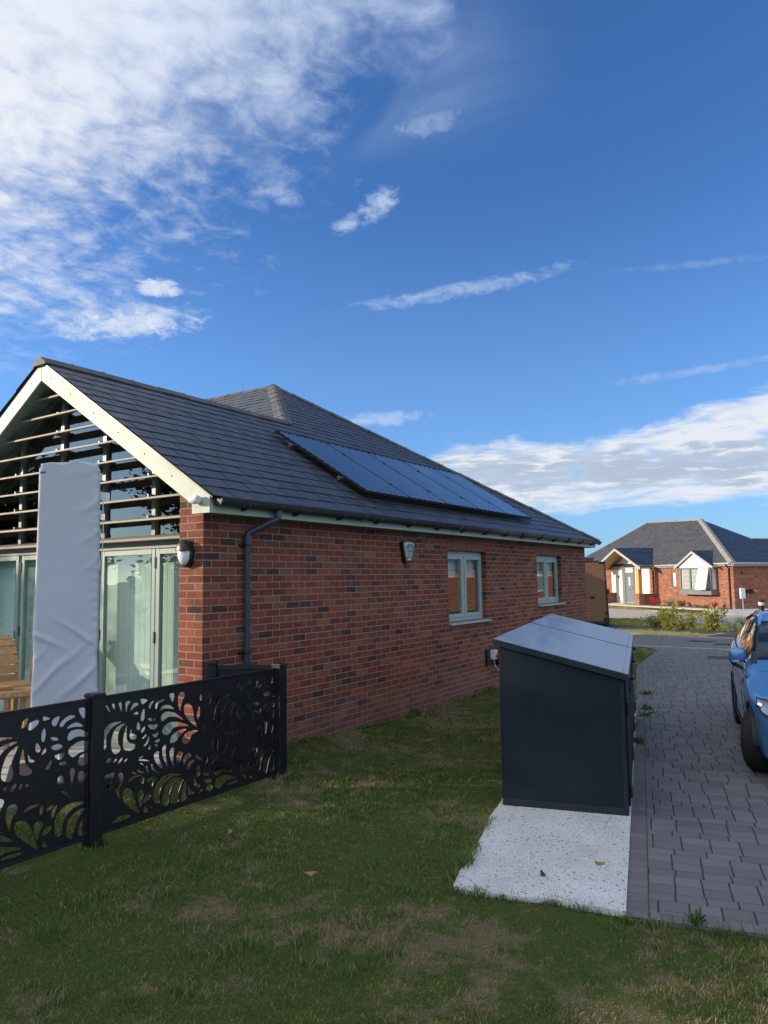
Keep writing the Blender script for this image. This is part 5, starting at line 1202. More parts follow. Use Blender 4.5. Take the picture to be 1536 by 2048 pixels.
# bay window
b = MB(); b.prism([(1.27, .40, 2.30), (3.93, .40, 2.30), (3.93, .40, 2.40), (2.62, .40, 3.16), (1.27, .40, 2.40)], (0, .02, 0)); b.prism([(1.27, .0, 2.30), (1.27, .0, 2.42), (1.27, .40, 2.42), (1.27, .40, 2.30)], (.03, 0, 0)); b.build('gable_panel', M['render'], HW)
BW = HB('bay_window', M['grey_frame'], [((1.22, .0, .76), (3.97, .48, .97)), ((1.27, .33, .97), (1.35, .42, 2.30)), ((3.85, .33, .97), (3.93, .42, 2.30)), ((2.20, .36, .97), (2.28, .42, 2.30)), ((2.98, .36, .97), (3.09, .42, 2.30)), ((1.35, .36, .97), (3.85, .42, 1.04)), ((1.35, .36, 2.23), (3.85, .42, 2.30)), ((1.27, .0, .97), (1.33, .05, 2.30)), ((1.27, .05, .97), (1.33, .33, 1.03)), ((1.27, .05, 2.2), (1.33, .33, 2.3)), ((3.87, .0, .97), (3.93, .33, 2.3))], bevel=.004)
b = MB()
for a_, c_ in ((1.36, 2.19), (2.29, 2.97), (3.10, 3.84)):
    z_ = 1.06
    while z_ < 2.2: b.prism([(a_+.05, .30, z_), (a_+.05, .335, z_+.05), (a_+.05, .34, z_+.045), (a_+.05, .305, z_-.005)], (c_-a_-.1, 0, 0)); z_ += .075
    b.box((a_, .30, 1.04), (a_+.05, .34, 2.23)); b.box((c_-.05, .30, 1.04), (c_, .34, 2.23))
b.box((1.30, .06, 1.05), (1.315, .30, 2.2))
b.build('shutter', M['shutter'], BW)
HB('bay_shade_fill', M['dark'], [((1.34, .02, 1.0), (3.86, .26, 2.28))], BW)  # dark block stands in for the room shade behind the shutters
b = MB(); b.face([(2.28, .385, 1.04), (3.85, .385, 1.04), (3.85, .385, 2.23), (2.28, .385, 2.23)][::-1]); b.build('pane', M['glass_thin'], BW)
b = MB(); Mt = Matrix.Translation((1.36, .43, 2.25)) @ Matrix.Rotation(rad(13), 4, 'X')
b.box((0, .0, -1.25), (.84, .05, -1.18), M=Mt); b.box((0, 0, -.07), (.84, .05, 0), M=Mt); b.box((0, 0, -1.18), (.07, .05, -.07), M=Mt); b.box((.77, 0, -1.18), (.84, .05, -.07), M=Mt); b.box((.07, .02, -1.18), (.77, .03, -.07), M=Mt)
b.build('open_sash', M['shutter'], BW)
SWn = HB('window', M['grey_frame'], [((4.85, -.1, 1.16), (4.92, -.03, 2.09)), ((5.20, -.1, 1.16), (5.27, -.03, 2.09)), ((4.92, -.1, 1.16), (5.20, -.03, 1.23)), ((4.92, -.1, 2.02), (5.20, -.03, 2.09)), ((4.83, -.1, 1.12), (5.29, .04, 1.16))])
HB('pane', M['blind'], [((4.92, -.08, 1.23), (5.20, -.07, 2.02))], SWn)
# porch
b = MB(); b.prism([(7.5, -.03, 0), (11.9, -.03, 0), (11.9, -.03, 2.42), (9.28, -.03, 3.6), (7.5, -.03, 2.75)], (0, .02, 0)); b.build('porch_wall', M['render'], HW)
for x_ in (6.86, 11.3):
    HB('post', M['oak'], [((x_+.05, .95, .74), (x_+.37, 1.2, 2.50))], bevel=.01)
    HB('low_wall', M['brick_far'], [((x_-.02, .88, -.1), (x_+.45, 1.27, .70)), ((x_+.05, .0, -.1), (x_+.35, .88, .70))])
    HB('coping', M['brick_far'], [((x_-.03, .86, .70), (x_+.46, 1.28, .74)), ((x_+.03, .0, .70), (x_+.37, .86, .74))])
HB('porch_beam', M['grey_trim'], [((6.6, 1.05, 2.40), (6.85, 1.28, 2.52)), ((6.6, .0, 2.36), (6.7, 1.2, 2.5))])
DR = HB('door', M['door'], [((9.25, -.008, .10), (10.15, .02, 2.02))], bevel=.01)
HB('door_frame', M['grey_frame'], [((9.12, -.008, .05), (9.25, .05, 2.50)), ((10.15, -.008, .05), (10.50, .05, 2.50)), ((9.25, -.008, 2.02), (10.15, .05, 2.10)), ((9.25, -.008, 2.42), (10.15, .05, 2.50))], DR)
HB('fanlight', M['blind'], [((9.25, -.005, 2.10), (10.15, .02, 2.42))], DR); HB('door_glass', M['blind'], [((9.62, .02, 1.22), (9.78, .028, 1.78))], DR); HB('letter_plate', M['chrome'], [((9.55, .02, .92), (9.85, .03, .97))], DR); HB('handle', M['chrome'], [((9.30, .02, 1.02), (9.34, .06, 1.16))], DR)
b = MB(); b.lathe([(0, .06), (.07, .05), (.1, 0)], (10.98, -.005, 1.82), 14, Matrix.Rotation(-PI/2, 3, 'X')); b.build('porch_lamp', M['black'], HW)
HB('house_number_plate', M['steel'], [((10.94, -.008, 1.42), (11.02, .006, 1.50)), ((10.94, -.008, 1.10), (11.02, .006, 1.16))])
HB('vent', M['black'], [((-.02, -.62, 1.90), (0, -.46, 2.02))])
HB('door_step', M['kerb'], [((9.0, .0, -.02), (10.6, .9, .07))])
# meter box on a post, hose reel
def S2(u_, s_): a_ = rad(48); return (38.33+u_*math.cos(a_)+s_*math.sin(a_), .48+u_*math.sin(a_)-s_*math.cos(a_), 0)
T = thing('meter_box', 'pale grey box on a thin post beside the far bungalow side wall', 'box', S2(-.3, .26), rad(48))
b = MB(); b.box((-.06, -.14, .58), (.06, .14, 1.14)); b.build('cabinet', M['white'], T, bevel=.01); b = MB(); b.tube([(0, 0, -.02), (0, 0, .58)], .022, 8); b.build('post', M['steel'], T)
T = thing('hose_reel', 'dark hose reel with trailing pipe fixed to the far bungalow side wall', 'hose reel', S2(-.02, .95), rad(48))
b = MB(); b.tube([(-.02, .18, .95), (-.14, .18, .95)], .09, 12); b.tube([(-.02, -.05, .97), (-.16, -.05, .97)], .11, 12); b.box((-.14, -.2, .84), (-.02, .2, .88)); b.build('reel', M['black'], T)
b = MB(); b.tube([(-.1, .18, .9), (-.12, .2, .75), (-.1, .15, .7)], .015, 6); b.tube([(-.1, -.1, .98), (-.15, -.25, 1.0), (-.12, -.4, .93)], .018, 6); b.build('hose', M['white'], T)
def lp(u_, y_): a_ = rad(48); return (38.33+u_*math.cos(a_)-y_*math.sin(a_), .48+u_*math.sin(a_)+y_*math.cos(a_))
sheet('flower_bed', [lp(.1, .02), lp(.1, .8), lp(6.8, .75), lp(6.8, .02)][::-1], .03, M['soil'])
sheet('garden_path', [lp(-.9, .85), lp(-.6, 1.75), lp(7, 2.1), lp(15, 1.9), lp(15, .9), lp(7.4, .95)][::-1], .035, M['path'])
sheet('front_path', [(33.4, 2.3), (34.9, 3.9), (36.5, 4.9), (35.4, 3.3)], .014, M['path'])

# ================================================================== brown van
VN = thing('parked_van', 'brown delivery van seen from behind, half hidden by the near bungalow corner', 'van', (22.0, 2.50, 0), rad(17))
b = MB(); b.prism([(0, 0, .14), (0, 1.95, .14), (0, 1.90, 2.40), (0, .08, 2.42)], (4.6, 0, 0)); b.build('body', M['brown_van'], VN, bevel=.03)
b = MB(); b.prism([(-.025, -.03, .10), (-.025, .03, .10), (-.025, .10, 2.46), (-.025, .05, 2.46)], (.06, 0, 0)); b.build('corner_post', M['black'], VN, bevel=.01)
b = MB(); b.box((-.10, -.03, .10), (.0, 1.98, .235)); b.build('bumper', M['black'], VN, bevel=.02)
b = MB(); b.box((-.012, .46, 1.06), (.0, .62, 1.15)); b.build('handle_recess', M['black'], VN, bevel=.004)
b = MB(); b.box((-.03, .09, 2.34), (.02, .28, 2.42)); b.box((-.02, .28, 2.41), (.02, 1.9, 2.46)); b.build('marker_lamp', M['black'], VN, bevel=.01)
b = MB(); b.box((-.03, .04, .50), (.0, .12, .60)); b.box((-.03, .04, .24), (.0, .18, .36)); b.build('tail_lamp', M['black'], VN, bevel=.006)
b = MB(); b.tube([(.1, .04, 1.33), (.1, -.06, 1.33)], .085, 14); b.build('side_lamp', M['black'], VN)
b = MB(); b.prism([(4.6, .02, .14), (5.6, .02, .14), (5.7, .05, .9), (5.3, .08, 1.2), (4.6, .08, 2.3)], (0, 1.85, 0)); b.build('cab', M['brown_van'], VN, bevel=.03)
for x_ in (.9, 4.7):
    for y_ in (.03, 1.72): b = MB(); b.tube([(x_, y_, .34), (x_, y_+.2, .34)], .34, 20); b.build('wheel', M['tyre'], VN)

# ================================================================== bollard light
T = thing('bollard_light', 'black bollard with clear lamp head and cap behind the blue car', 'bollard', (23.34, -2.39, 0))
b = MB(); b.tube([(0, 0, -.05), (0, 0, .80)], .085, 18); b.build('column', M['black'], T)
b = MB(); b.tube([(0, 0, .80), (0, 0, .93)], [.088, .11], 18); b.build('lamp_lens', M['light_diffuser'], T)
b = MB(); b.lathe([(0, 1.0), (.10, .99), (.155, .955), (.15, .93), (0, .93)], (0, 0, 0), 20); b.build('cap', M['black'], T)
# road gully and cover plates in the street
for i, (x_, y_, r_, lb_) in enumerate(((17.35, -1.45, 1.42, 'nearer of two dark drain grates in the street'), (16.6, -2.25, 1.42, 'drain grate in the street closest to the blue car'))):
    T = thing('drain_grate', lb_ if i else 'dark drain grate in the street, farther from the blue car', 'drain', (x_, y_, .005), r_, 'drain grates')
    b = MB(); b.box((-.32, -.22, -.01), (.32, .22, .006)); b.build('frame', M['tarmac'], T)
    b = MB()
    for k in range(7): b.box((-.28+k*.085, -.18, .006), (-.24+k*.085, .18, .012))
    b.build('bar', M['black'], T)
T = thing('manhole_cover', 'small dark cover set in the block paving by the parked car mirror', 'cover', (13.1, -2.55, .007), rad(14))
b = MB(); b.box((-.3, -.22, -.01), (.3, .22, .004)); b.build('plate', M['tarmac'], T, bevel=.002)

# ================================================================== plants
def leaves_mesh(n, fn, size, aspect=.45, seed=1, droop=.0):
    rg = random.Random(seed); b = MB()
    for i in range(n):
        p, d = fn(rg); s_ = size*rg.uniform(.6, 1.25); d = Vector(d)+Vector((rg.uniform(-.6, .6), rg.uniform(-.6, .6), rg.uniform(-.5, .5)-droop)); d.normalize()
        r = d.cross(Vector((rg.uniform(-1, 1), rg.uniform(-1, 1), rg.uniform(-.2, 1)))); r = r.normalized() if r.length > .01 else Vector((1, 0, 0))
        p = Vector(p); w_ = s_*aspect; m_ = p+d*s_*.5
        b.face([p, m_+r*w_*.5, p+d*s_, m_-r*w_*.5], uv=[(i % 997+.5, .5)]*4)
    return b
def bush(name, label, cat, loc, w, h, n, size, mat, seed, group=None, stems=9, aspect=.5, up=.55):
    T = thing(name, label, cat, loc, seed*.7, group); rg = random.Random(seed); ends = []; sb = MB()
    for k in range(stems):
        a_ = 2*PI*k/stems+rg.uniform(-.4, .4); r_ = w*rg.uniform(.15, .5); hh = h*rg.uniform(.6, 1.); e_ = Vector((math.cos(a_)*r_, math.sin(a_)*r_, hh)); m_ = Vector((e_.x*.35, e_.y*.35, hh*.5)); ends.append((m_, e_))
        sb.tube([(0, 0, -.02), m_, e_], [.012, .008, .003], 5)
    sb.build('stem', M['bark'], T)
    def fn(rg):
        m_, e_ = rg.choice(ends); t = rg.random(); p = (m_*(1-t)*2*t*1.0 + e_*t*t) if t > .25 else m_*t*1.6
        p = Vector(p)+Vector((rg.gauss(0, w*.07), rg.gauss(0, w*.07), rg.gauss(0, h*.07))); p.z = max(.02, p.z); return p, (p.x/w*1.5, p.y/w*1.5, up)
    leaves_mesh(n, fn, size, aspect, seed).build('foliage', mat, T); return T
def spiky(name, label, loc, n, L_, mat, seed, group=None, w_=.03):
    T = thing(name, label, 'plant', loc, seed, group); rg = random.Random(seed); b = MB()
    for i in range(n):
        a_ = rg.uniform(0, 2*PI); t = rg.uniform(.1, 1.25); d = Vector((math.cos(a_)*math.sin(t), math.sin(a_)*math.sin(t), math.cos(t))); l = L_*rg.uniform(.7, 1.1); r = d.cross(Vector((0, 0, 1))).normalized()*w_
        e_ = d*l+Vector((0, 0, -.12*l*t)); m_ = d*l*.5
        b.face([-r*.4, r*.4, m_+r, m_-r], uv=[(i+.5, .5)]*4); b.face([m_-r, m_+r, e_], uv=[(i+.5, .5)]*3)
    b.build('foliage', mat, T); return T
GRP = 'shrubs in the strip beyond the footpath'
bush('shrub', 'low dark green bush at the left end of the planted strip', 'bush', (22.35, .98, 0), 1.1, .48, 620, .09, M['leaf_g'], 3, GRP)
bush('shrub', 'tallest yellow green bush in the planted strip', 'bush', (22.0, .40, 0), 1.15, .86, 900, .10, M['leaf_y'], 5, GRP, 13)
bush('shrub', 'yellow green bush right of the tallest bush in the strip', 'bush', (21.7, .0, 0), 1.1, .50, 600, .085, M['leaf_y'], 8, GRP)
bush('shrub', 'thin upright yellow bush between the two big ones', 'bush', (21.65, -.40, 0), .5, .68, 280, .08, M['leaf_y'], 11, GRP, 6)
bush('shrub', 'wide loose olive green bush beside the tarmac patch', 'bush', (21.35, -1.08, 0), 1.2, .84, 700, .12, M['leaf_y'], 14, GRP, 12)
bush('lavender_plant', 'silver green lavender clump beside the blue car', 'plant', (21.15, -1.75, 0), .75, .42, 900, .07, M['leaf_s'], 17, None, 14, .16, 1.2)
bush('lavender_plant', 'bright green lavender clump nearest the blue car', 'plant', (21.6, -2.12, 0), .95, .55, 1000, .08, M['leaf_g'], 19, None, 14, .16, 1.2)
p_ = lp(5.6, 1.05); spiky('cordyline_plant', 'spiky red plant by the porch of the far bungalow', p_+(0,), 46, .75, M['leaf_r'], 3)
p_ = lp(.95, .5); spiky('cordyline_plant', 'smaller spiky red plant near the far bungalow corner', p_+(0,), 36, .55, M['leaf_r'], 5)
p_ = lp(4.75, .6); bush('shrub', 'rounded silver green bush right of the spiky red plant', 'bush', p_+(0,), 1.0, .42, 700, .09, M['leaf_s'], 23, 'shrubs in the far flower bed', 12, .3)
p_ = lp(3.8, .4); bush('shrub', 'small dark bush under the far bay window', 'bush', p_+(0,), .6, .40, 260, .08, M['leaf_g'], 29, 'shrubs in the far flower bed', 6)
p_ = lp(2.6, .4); bush('shrub', 'low yellow green plant in the middle of the far flower bed', 'bush', p_+(0,), .7, .22, 220, .07, M['leaf_y'], 31, 'shrubs in the far flower bed', 6)
p_ = lp(1.7, .45); bush('shrub', 'low green plant left of the smaller spiky red plant', 'bush', p_+(0,), .6, .2, 160, .07, M['leaf_g'], 37, 'shrubs in the far flower bed', 6)
# weeds in the paving joints
for i, (x_, y_, w_, lb_) in enumerate(((7.05, -2.42, .13, 'small green weed in the paving joint, farthest from the camera'), (5.75, -2.75, .12, 'small green weed in the paving joint, middle of three in a row'), (5.25, -2.87, .14, 'small green weed in the paving joint, nearest of three in a row'), (3.55, -3.18, .12, 'small ragged weed standing alone in the paving blocks'))):
    T = thing('weed', lb_, 'weed', (x_, y_, .006), i, 'weeds in the paving joints')
    leaves_mesh(60, lambda rg: ((rg.gauss(0, w_*.35), rg.gauss(0, w_*.35), rg.uniform(0, .025)), (0, 0, .5)), .055, .4, i+50).build('foliage', M['leaf_g'], T)
b = leaves_mesh(60, lambda rg: ((rg.gauss(0, .035), rg.gauss(0, .02), rg.uniform(0, .02)), (0, 0, .6)), .05, .3, 60)
b.face([(0, 0, 0), (.01, 0, 0), (0, .01, 0)], uv=[(1, 1)]*3); wd = b.build('weed', M['leaf_g']); wd.location = (-.64, -4.55, .006); tag(wd, 'ragged green weed at the near edge of the block paving', 'weed')
# fallen leaves
def dry_leaf(loc, rz, s_, label, mat):
    b = MB(); n = 10; pts = []
    for k in range(n):
        a_ = 2*PI*k/n; r_ = s_*(1 if k % 2 else .72)*(1.3 if k in (0, 5) else 1); pts.append((math.cos(a_)*r_, math.sin(a_)*r_*.6, .006+.012*math.sin(a_*2+1)))
    b.prism(pts, (0, 0, .0015)); o = b.build('fallen_leaf', mat); o.location = loc; o.rotation_euler = (.1, -.08, rz); tag(o, label, 'leaf', 'fallen leaves')
dry_leaf((-.50, -3.62, ZS+.004), .6, .030, 'dark fallen leaf near the front left of the concrete slab', M['soil']); dry_leaf((-.15, -3.87, ZS+.002), 2.0, .032, 'tan fallen leaf near the middle of the concrete slab', M['dead_leaf'])
dry_leaf((-.95, -1.35, .02), 1., .035, 'tan fallen leaf on the lawn in front of the fence post', M['dead_leaf']); dry_leaf((-1.25, -2.35, .02), 2.4, .040, 'pale curled leaf on the bare lawn patch', M['dead_leaf']); dry_leaf((.9, -2.0, .03), 0, .03, 'tan fallen leaf on the grass behind the bin store', M['dead_leaf'])

# ================================================================== garden trees and hedge toward the sun, house across the drive (cast shade, seen in the glass)
def tree(label, loc, h, rw, n, seed, size=.26, z0=.30):
    T = thing('garden_tree', label, 'tree', loc, 0, 'garden trees toward the evening sun'); rg = random.Random(seed); b = MB(); tips = []
    b.tube([(0, 0, -.1), (.05, .03, h*.25), (.0, .1, h*.55), (.1, 0, h*.85)], [.16, .13, .08, .03], 10)
    for k in range(26):
        z_ = h*rg.uniform(z0*.6, .85); a_ = rg.uniform(0, 2*PI); r_ = rw*rg.uniform(.5, 1.)*(1-.45*(z_/h)**2); e_ = Vector((math.cos(a_)*r_, math.sin(a_)*r_, z_+r_*rg.uniform(.1, .6)))
        b.tube([(0, 0, z_), e_*.5+Vector((0, 0, z_*.5+.1)), e_], [.045, .03, .01], 6); tips.append((Vector((0, 0, z_)), e_))
    b.build('trunk', M['bark'], T)
    def fn(rg):
        a_, e_ = rg.choice(tips); t = rg.random()**.6; p = a_.lerp(e_, t)+Vector((rg.gauss(0, rw*.14), rg.gauss(0, rw*.14), rg.gauss(0, h*.045))); return p, (p-a_).normalized()
    leaves_mesh(n, fn, size, .55, seed, .1).build('crown', M['leaf_t'], T)
    return T

a_ = rad(32); GT = thing('shade_block', 'unseen brick garage hidden behind the near bungalow', 'shade_block', (19.9*.848-(-5)*.53, 19.9*.53+(-5)*.848, 0), a_)  # invented building out of view, put here only to shade the van
b = MB(); b.box((0, 0, -.2), (2.3, 6, 2.6)); b.build('wall', M['brick_far'], GT)
b = MB(); slates(b, [(-.2, -.2, 2.5), (-.2, 6.2, 2.5), (1.15, 4.6, 4.1), (1.15, 1.4, 4.1)], (-.2, -.2, 2.5), .3, .6); slates(b, [(2.5, -.2, 2.5), (2.5, 6.2, 2.5), (1.15, 4.6, 4.1), (1.15, 1.4, 4.1)], (2.5, -.2, 2.5), .3, .6); b.build('roof', [M['slate_far'], M['black']], GT)
b = MB(); b.box((.2, -.04, .02), (2.1, 0, 2.1)); b.build('door', M['render'], GT)
def along(p, t): # p = offset right of the sun line, t = distance toward the sun
    sx, sy = math.sin(rad(SUN_AZ)), math.cos(rad(SUN_AZ)); return (p*sy+t*sx, -p*sx+t*sy, 0)
TR = [(-2.4, 13.5, 7.4, 1.7, 6500), (-7.8, 15.0, 7.6, 2.3, 6500), (-11.0, 16, 7.8, 2.7, 5000), (2.9, 17.5, 6.3, 2.3, 5200), (5.4, 19, 6.4, 2.5, 5200), (-13, 18, 8, 3, 4000), (9.6, 21, 7.0, 2.7, 5200), (14.2, 22, 7.2, 2.9, 5000), (19, 23, 7.6, 3.0, 4500)]
NM = ['densest tree beside the hedge end', 'dense tree left of the densest one', 'third tree from the hedge end', 'low broad tree in line with the brick pier', 'broad tree in line with the glazed gable', 'outermost tree at the hedge end of the row', 'tree behind the patio, left of the gable line', 'second tree behind the patio', 'last tree of the row far behind the patio']
for i, (p, t, h, rw, n) in enumerate(TR): x_, y_, _ = along(p, t); tree(NM[i], (x_, y_, 0), h, rw*1.15, int(n*3.2), 40+i, .17)
hp0, hp1 = along(-16, 12.5), along(-.6, 11.3)
HG = thing('garden_hedge', 'clipped green hedge along the lawn toward the evening sun', 'hedge', hp0)
d_ = Vector(hp1)-Vector(hp0)
leaves_mesh(9000, lambda rg: ((lambda t, q: d_*t+Vector((rg.gauss(0, .16), rg.gauss(0, .16), q)))(rg.random(), rg.random()*1.9+.02), (0, 0, .3)), .22, .6, 77).build('foliage', M['leaf_t'], HG)
b = MB()
for k in range(14): q = d_*((k+.5)/14); b.tube([q, q+Vector((.05, 0, 1.5))], [.04, .02], 6)
b.build('stem', M['bark'], HG)
HG = thing('garden_hedge', 'lower clipped green hedge at the far side of the patio', 'hedge', along(1.5, 12.5)); d_ = Vector(along(26, 15))-Vector(along(1.5, 12.5))
leaves_mesh(14000, lambda rg: ((lambda t, q: d_*t+Vector((rg.gauss(0, .16), rg.gauss(0, .16), q)))(rg.random(), rg.random()*1.8+.02), (0, 0, .3)), .18, .6, 78).build('foliage', M['leaf_t'], HG)
N2 = thing('brick_bungalow', 'opposite sunlit brick bungalow reflected in the side windows', 'house', (24, -14, 0))
b = MB(); b.box((0, -8, -.2), (30, 0, 2.5)); b.build('wall', M['brick_far'], N2)
b = MB(); slates(b, [(-.3, .3, 2.4), (30.3, .3, 2.4), (26, -4, 5.1), (4.0, -4, 5.1)], (-.3, .3, 2.4), .3, .6); slates(b, [(-.3, .3, 2.4), (4, -4, 5.1), (-.3, -8.3, 2.4)], (-.3, .3, 2.4), .3, .6); slates(b, [(30.3, .3, 2.4), (26, -4, 5.1), (30.3, -8.3, 2.4)], (30.3, .3, 2.4), .3, .6); slates(b, [(-.3, -8.3, 2.4), (30.3, -8.3, 2.4), (26, -4, 5.1), (4.0, -4, 5.1)], (-.3, -8.3, 2.4), .45, .6)
b.build('roof', [M['slate_far'], M['black']], N2)
for x_ in (4.5, 13.6, 20.): 
    b = MB(); b.box((x_, .0, .9), (x_+1.6, .05, 2.1)); w_ = b.build('window', M['shutter'], N2); b = MB(); b.box((x_+.1, .05, 1.0), (x_+1.5, .056, 2.0)); b.build('pane', M['lamp_glass'], w_)
b = MB(); b.box((6.0, 0, 0), (6.95, .06, 2.1)); b.build('door', M['render'], N2)

# ================================================================== lawn blades
import numpy as np
def grass_field(name, N, sampler, hmin, hmax, width, seed, mat, keep, label):
    rs = np.random.RandomState(seed); x_, y_, dist = sampler(rs, N); n = len(x_)
    f = np.array([mnoise.noise(Vector((a_*.9, b_*.9, 3.))) for a_, b_ in zip(x_, y_)])
    f2 = np.array([mnoise.noise(Vector((a_*6., b_*6., 9.))) for a_, b_ in zip(x_, y_)]); tall = (1+.55*np.clip(f*2, -.6, 1.))*(1+.9*np.clip(f2*2-.35, -.35, 1.)); z0 = np.array([gh(a_, b_) for a_, b_ in zip(x_, y_)])-.004
    h = rs.uniform(hmin, hmax, n)*tall; w = width*rs.uniform(.7, 1.3, n)*np.clip(dist/4., .7, 3.)
    a_ = rs.uniform(0, 2*np.pi, n); lean = rs.uniform(.1, 1.0, n)*h; la = rs.uniform(0, 2*np.pi, n)
    dx, dy = np.cos(a_)*w/2, np.sin(a_)*w/2; lx, ly = np.cos(la)*lean, np.sin(la)*lean
    V = np.zeros((n, 5, 3)); 
    V[:, 0] = np.stack([x_-dx, y_-dy, z0], 1); V[:, 1] = np.stack([x_+dx, y_+dy, z0], 1)
    V[:, 2] = np.stack([x_+dx*.8+lx*.3, y_+dy*.8+ly*.3, z0+h*.55], 1); V[:, 3] = np.stack([x_-dx*.8+lx*.3, y_-dy*.8+ly*.3, z0+h*.55], 1)
    V[:, 4] = np.stack([x_+lx, y_+ly, z0+h*.95], 1)
    me = bpy.data.meshes.new(name); me.vertices.add(n*5); me.vertices.foreach_set('co', V.ravel())
    base = (np.arange(n)*5)[:, None]; q = base+np.array([0, 1, 2, 3]); t = base+np.array([3, 2, 4])
    loops = np.concatenate([q, t], 1).ravel(); me.loops.add(len(loops)); me.loops.foreach_set('vertex_index', loops.astype(np.int32))
    ls = (np.arange(n)*7)[:, None]+np.array([0, 4]); lt = np.tile([4, 3], (n, 1)); me.polygons.add(2*n); me.polygons.foreach_set('loop_start', ls.ravel().astype(np.int32))
    try: me.polygons.foreach_set('loop_total', lt.ravel().astype(np.int32))
    except Exception: pass
    me.update(calc_edges=True); uvl = me.uv_layers.new(name='UVMap'); r_ = rs.uniform(0, 1, n)
    uv = np.zeros((n, 7, 2)); uv[:, :, 0] = r_[:, None]; uv[:, :, 1] = np.array([0, 0, .55, .55, .55, .55, 1.]); uvl.data.foreach_set('uv', uv.ravel())
    me.materials.append(mat); me.validate(); o = bpy.data.objects.new(name, me); COL.objects.link(o); tag(o, kind='stuff'); return o
c2 = np.array([CAM.x, CAM.y]); fwd = math.atan2(CF.y, CF.x)
def ok_lawn(x_, y_):
    if -.02 < x_ < 12.2 and y_ > -.06: return False
    if y_ > .28 and x_ < .3: return False
    dx, dy = x_+.76, y_+4.2; s_, t_ = dx*CA+dy*SA, -dx*SA+dy*CA
    if s_ > 0 and t_ < -.0 and x_ < 14.8 and not in_poly((x_, y_), SLAB): 
        return not in_poly((x_, y_), DRIVE)
    if in_poly((x_, y_), SLAB): return False
    return not in_poly((x_, y_), DRIVE) and not in_poly((x_, y_), ROAD) and x_ < 15.1
def samp_near(rs, N):
    X_, Y_, D_ = [], [], []
    while len(X_) < N:
        r_ = 1.6+9.4*rs.rand()**1.25 if rs.rand() < .75 else 1.6+13.*rs.rand(); t = fwd+rs.uniform(-.62, .56)
        if rs.rand() < .06: t = fwd+rs.uniform(-1.2, 1.2)
        x_, y_ = c2[0]+r_*math.cos(t), c2[1]+r_*math.sin(t)
        if not ok_lawn(x_, y_): continue
        X_.append(x_); Y_.append(y_); D_.append(r_)
    return np.array(X_), np.array(Y_), np.array(D_)
grass_field('grass', 190000, samp_near, .010, .034, .0038, 4, M['blade'], None, '')
def samp_edge(rs, N):
    segs = []
    for i in range(len(SLAB)-3): segs.append((SLAB[i], SLAB[i+1], 1.))
    segs += [((-.8, -4.17), (-.55, -5.2), .5), (drv(5.0, .02), (9.2, -1.66), .7), ((12, -1.12), (15.1, -.3), .8), ((.3, -.05), (6.5, -.05), .8), ((-1.72, -.66), (-1.52, -.66), 2.), ((.3, -.70), (.5, -.70), 2.)]
    X_, Y_ = [], []
    L_ = np.array([math.dist(a_, b_)*w for a_, b_, w in segs]); L_ /= L_.sum()
    for k in rs.choice(len(segs), N, p=L_):
        a_, b_, _ = segs[k]; t = rs.rand(); cl = mnoise.noise(Vector((a_[0]*3+t*6, a_[1]*3, 1)))
        if cl < -.05 and rs.rand() < .8: continue
        X_.append(a_[0]+(b_[0]-a_[0])*t+rs.normal(0, .022)); Y_.append(a_[1]+(b_[1]-a_[1])*t+rs.normal(0, .022))
    X_, Y_ = np.array(X_), np.array(Y_); return X_, Y_, np.hypot(X_-c2[0], Y_-c2[1])
grass_field('edge_grass', 18000, samp_edge, .025, .075, .0045, 9, M['blade'], None, '')
def samp_far(rs, N):
    X_, Y_ = [], []
    polys = [[(19.4, 1.4), (18.65, -1.1), (19.85, -1.3), (20.8, .75), (21.5, 3.1), (20.2, 4.5)], [(22.0, -.1), (23.5, 2.9), (25, 6), (28.3, 4.4), (25.4, .1), (24.3, -1.6), (21.4, -2)], [(38, 7), (35.5, 4.2), (37.0, 4.9), (39.4, 6.2), (43, 9)]]
    while len(X_) < N:
        x_, y_ = rs.uniform(18.5, 40), rs.uniform(-2, 8)
        if any(in_poly((x_, y_), q) for q in polys): X_.append(x_); Y_.append(y_)
    return np.array(X_), np.array(Y_), np.full(len(X_), 9.)
grass_field('verge_grass', 60000, samp_far, .03, .075, .005, 12, M['verge'], None, '')

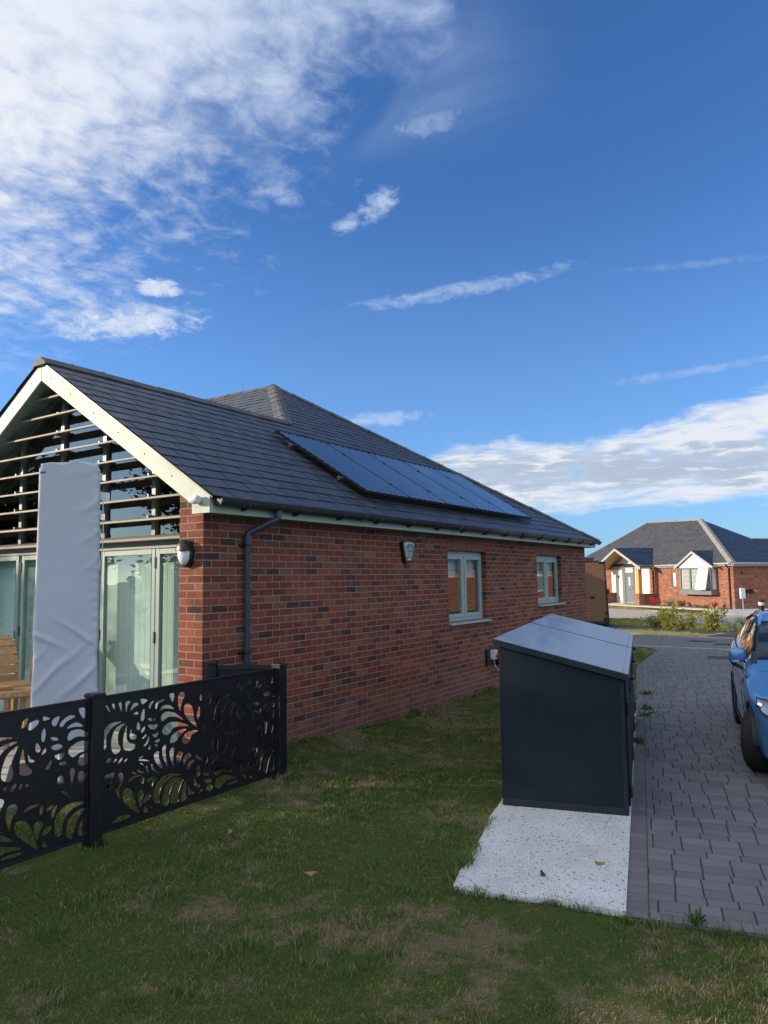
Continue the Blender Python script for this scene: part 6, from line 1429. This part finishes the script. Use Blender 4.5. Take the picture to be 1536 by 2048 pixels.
def split_islands(o):
    me = o.data; bm = bmesh.new(); bm.from_mesh(me); bm.faces.ensure_lookup_table(); seen = set(); isl = []
    for f in bm.faces:
        if f.index in seen: continue
        st_ = [f]; grp = []; seen.add(f.index)
        while st_:
            q = st_.pop(); grp.append(q.index)
            for v in q.verts:
                for f2 in v.link_faces:
                    if f2.index not in seen: seen.add(f2.index); st_.append(f2)
        isl.append(grp)
    bb = []
    for grp in isl:
        cs = [v.co for i in grp for v in bm.faces[i].verts]; bb.append([Vector([min(c[k] for c in cs)-.002 for k in range(3)]), Vector([max(c[k] for c in cs)+.002 for k in range(3)])])
    par = list(range(len(isl)))
    def fd(i):
        while par[i] != i: i = par[i]
        return i
    for i in range(len(isl)):
        for j in range(i):
            if all(bb[i][0][k] <= bb[j][1][k] and bb[j][0][k] <= bb[i][1][k] for k in range(3)): par[fd(i)] = fd(j)
    gr = {}
    for i in range(len(isl)): gr.setdefault(fd(i), []).extend(isl[i])
    gr = list(gr.values())
    if len(gr) < 2 or len(gr) > 100: bm.free(); return
    for k, ids in enumerate(gr):
        b2 = bm.copy(); b2.faces.ensure_lookup_table(); ids = set(ids)
        bmesh.ops.delete(b2, geom=[f for f in b2.faces if f.index not in ids], context='FACES')
        m2 = bpy.data.meshes.new(o.name.split('.')[0]); 
        for mt in me.materials: m2.materials.append(mt)
        b2.to_mesh(m2); b2.free()
        if k == 0: first = m2
        else:
            c_ = o.copy(); c_.data = m2; COL.objects.link(c_)
            for ch in ([q for q in bpy.data.objects if q.parent == o] if 0 else []): pass
    bm.free(); o.data = first
SPLIT = {'edge_rail', 'soldier_lintel', 'mullion', 'mullion_post', 'side_window', 'windscreen', 'wheel_arch_liner', 'pipe_clip', 'pipe_socket', 'stop_end', 'hinge', 'rivet', 'tail_lamp', 'fascia', 'window_seal', 'door_handle', 'wiper', 'lower_grille', 'shut_line', 'low_wall', 'bar', 'marker_lamp', 'inner_wall', 'door_frame', 'grille_slot', 'louvre_bracket', 'gutter', 'badge_mark', 'screw', 'clip', 'ridge_tile', 'hose', 'reel', 'conduit', 'clamp', 'shutter', 'front_vent', 'latch', 'porch_beam', 'house_number_plate'}
for o in list(bpy.data.objects):
    if o.type == 'MESH' and o.name.split('.')[0] in SPLIT and not any(q.parent == o for q in bpy.data.objects): split_islands(o)
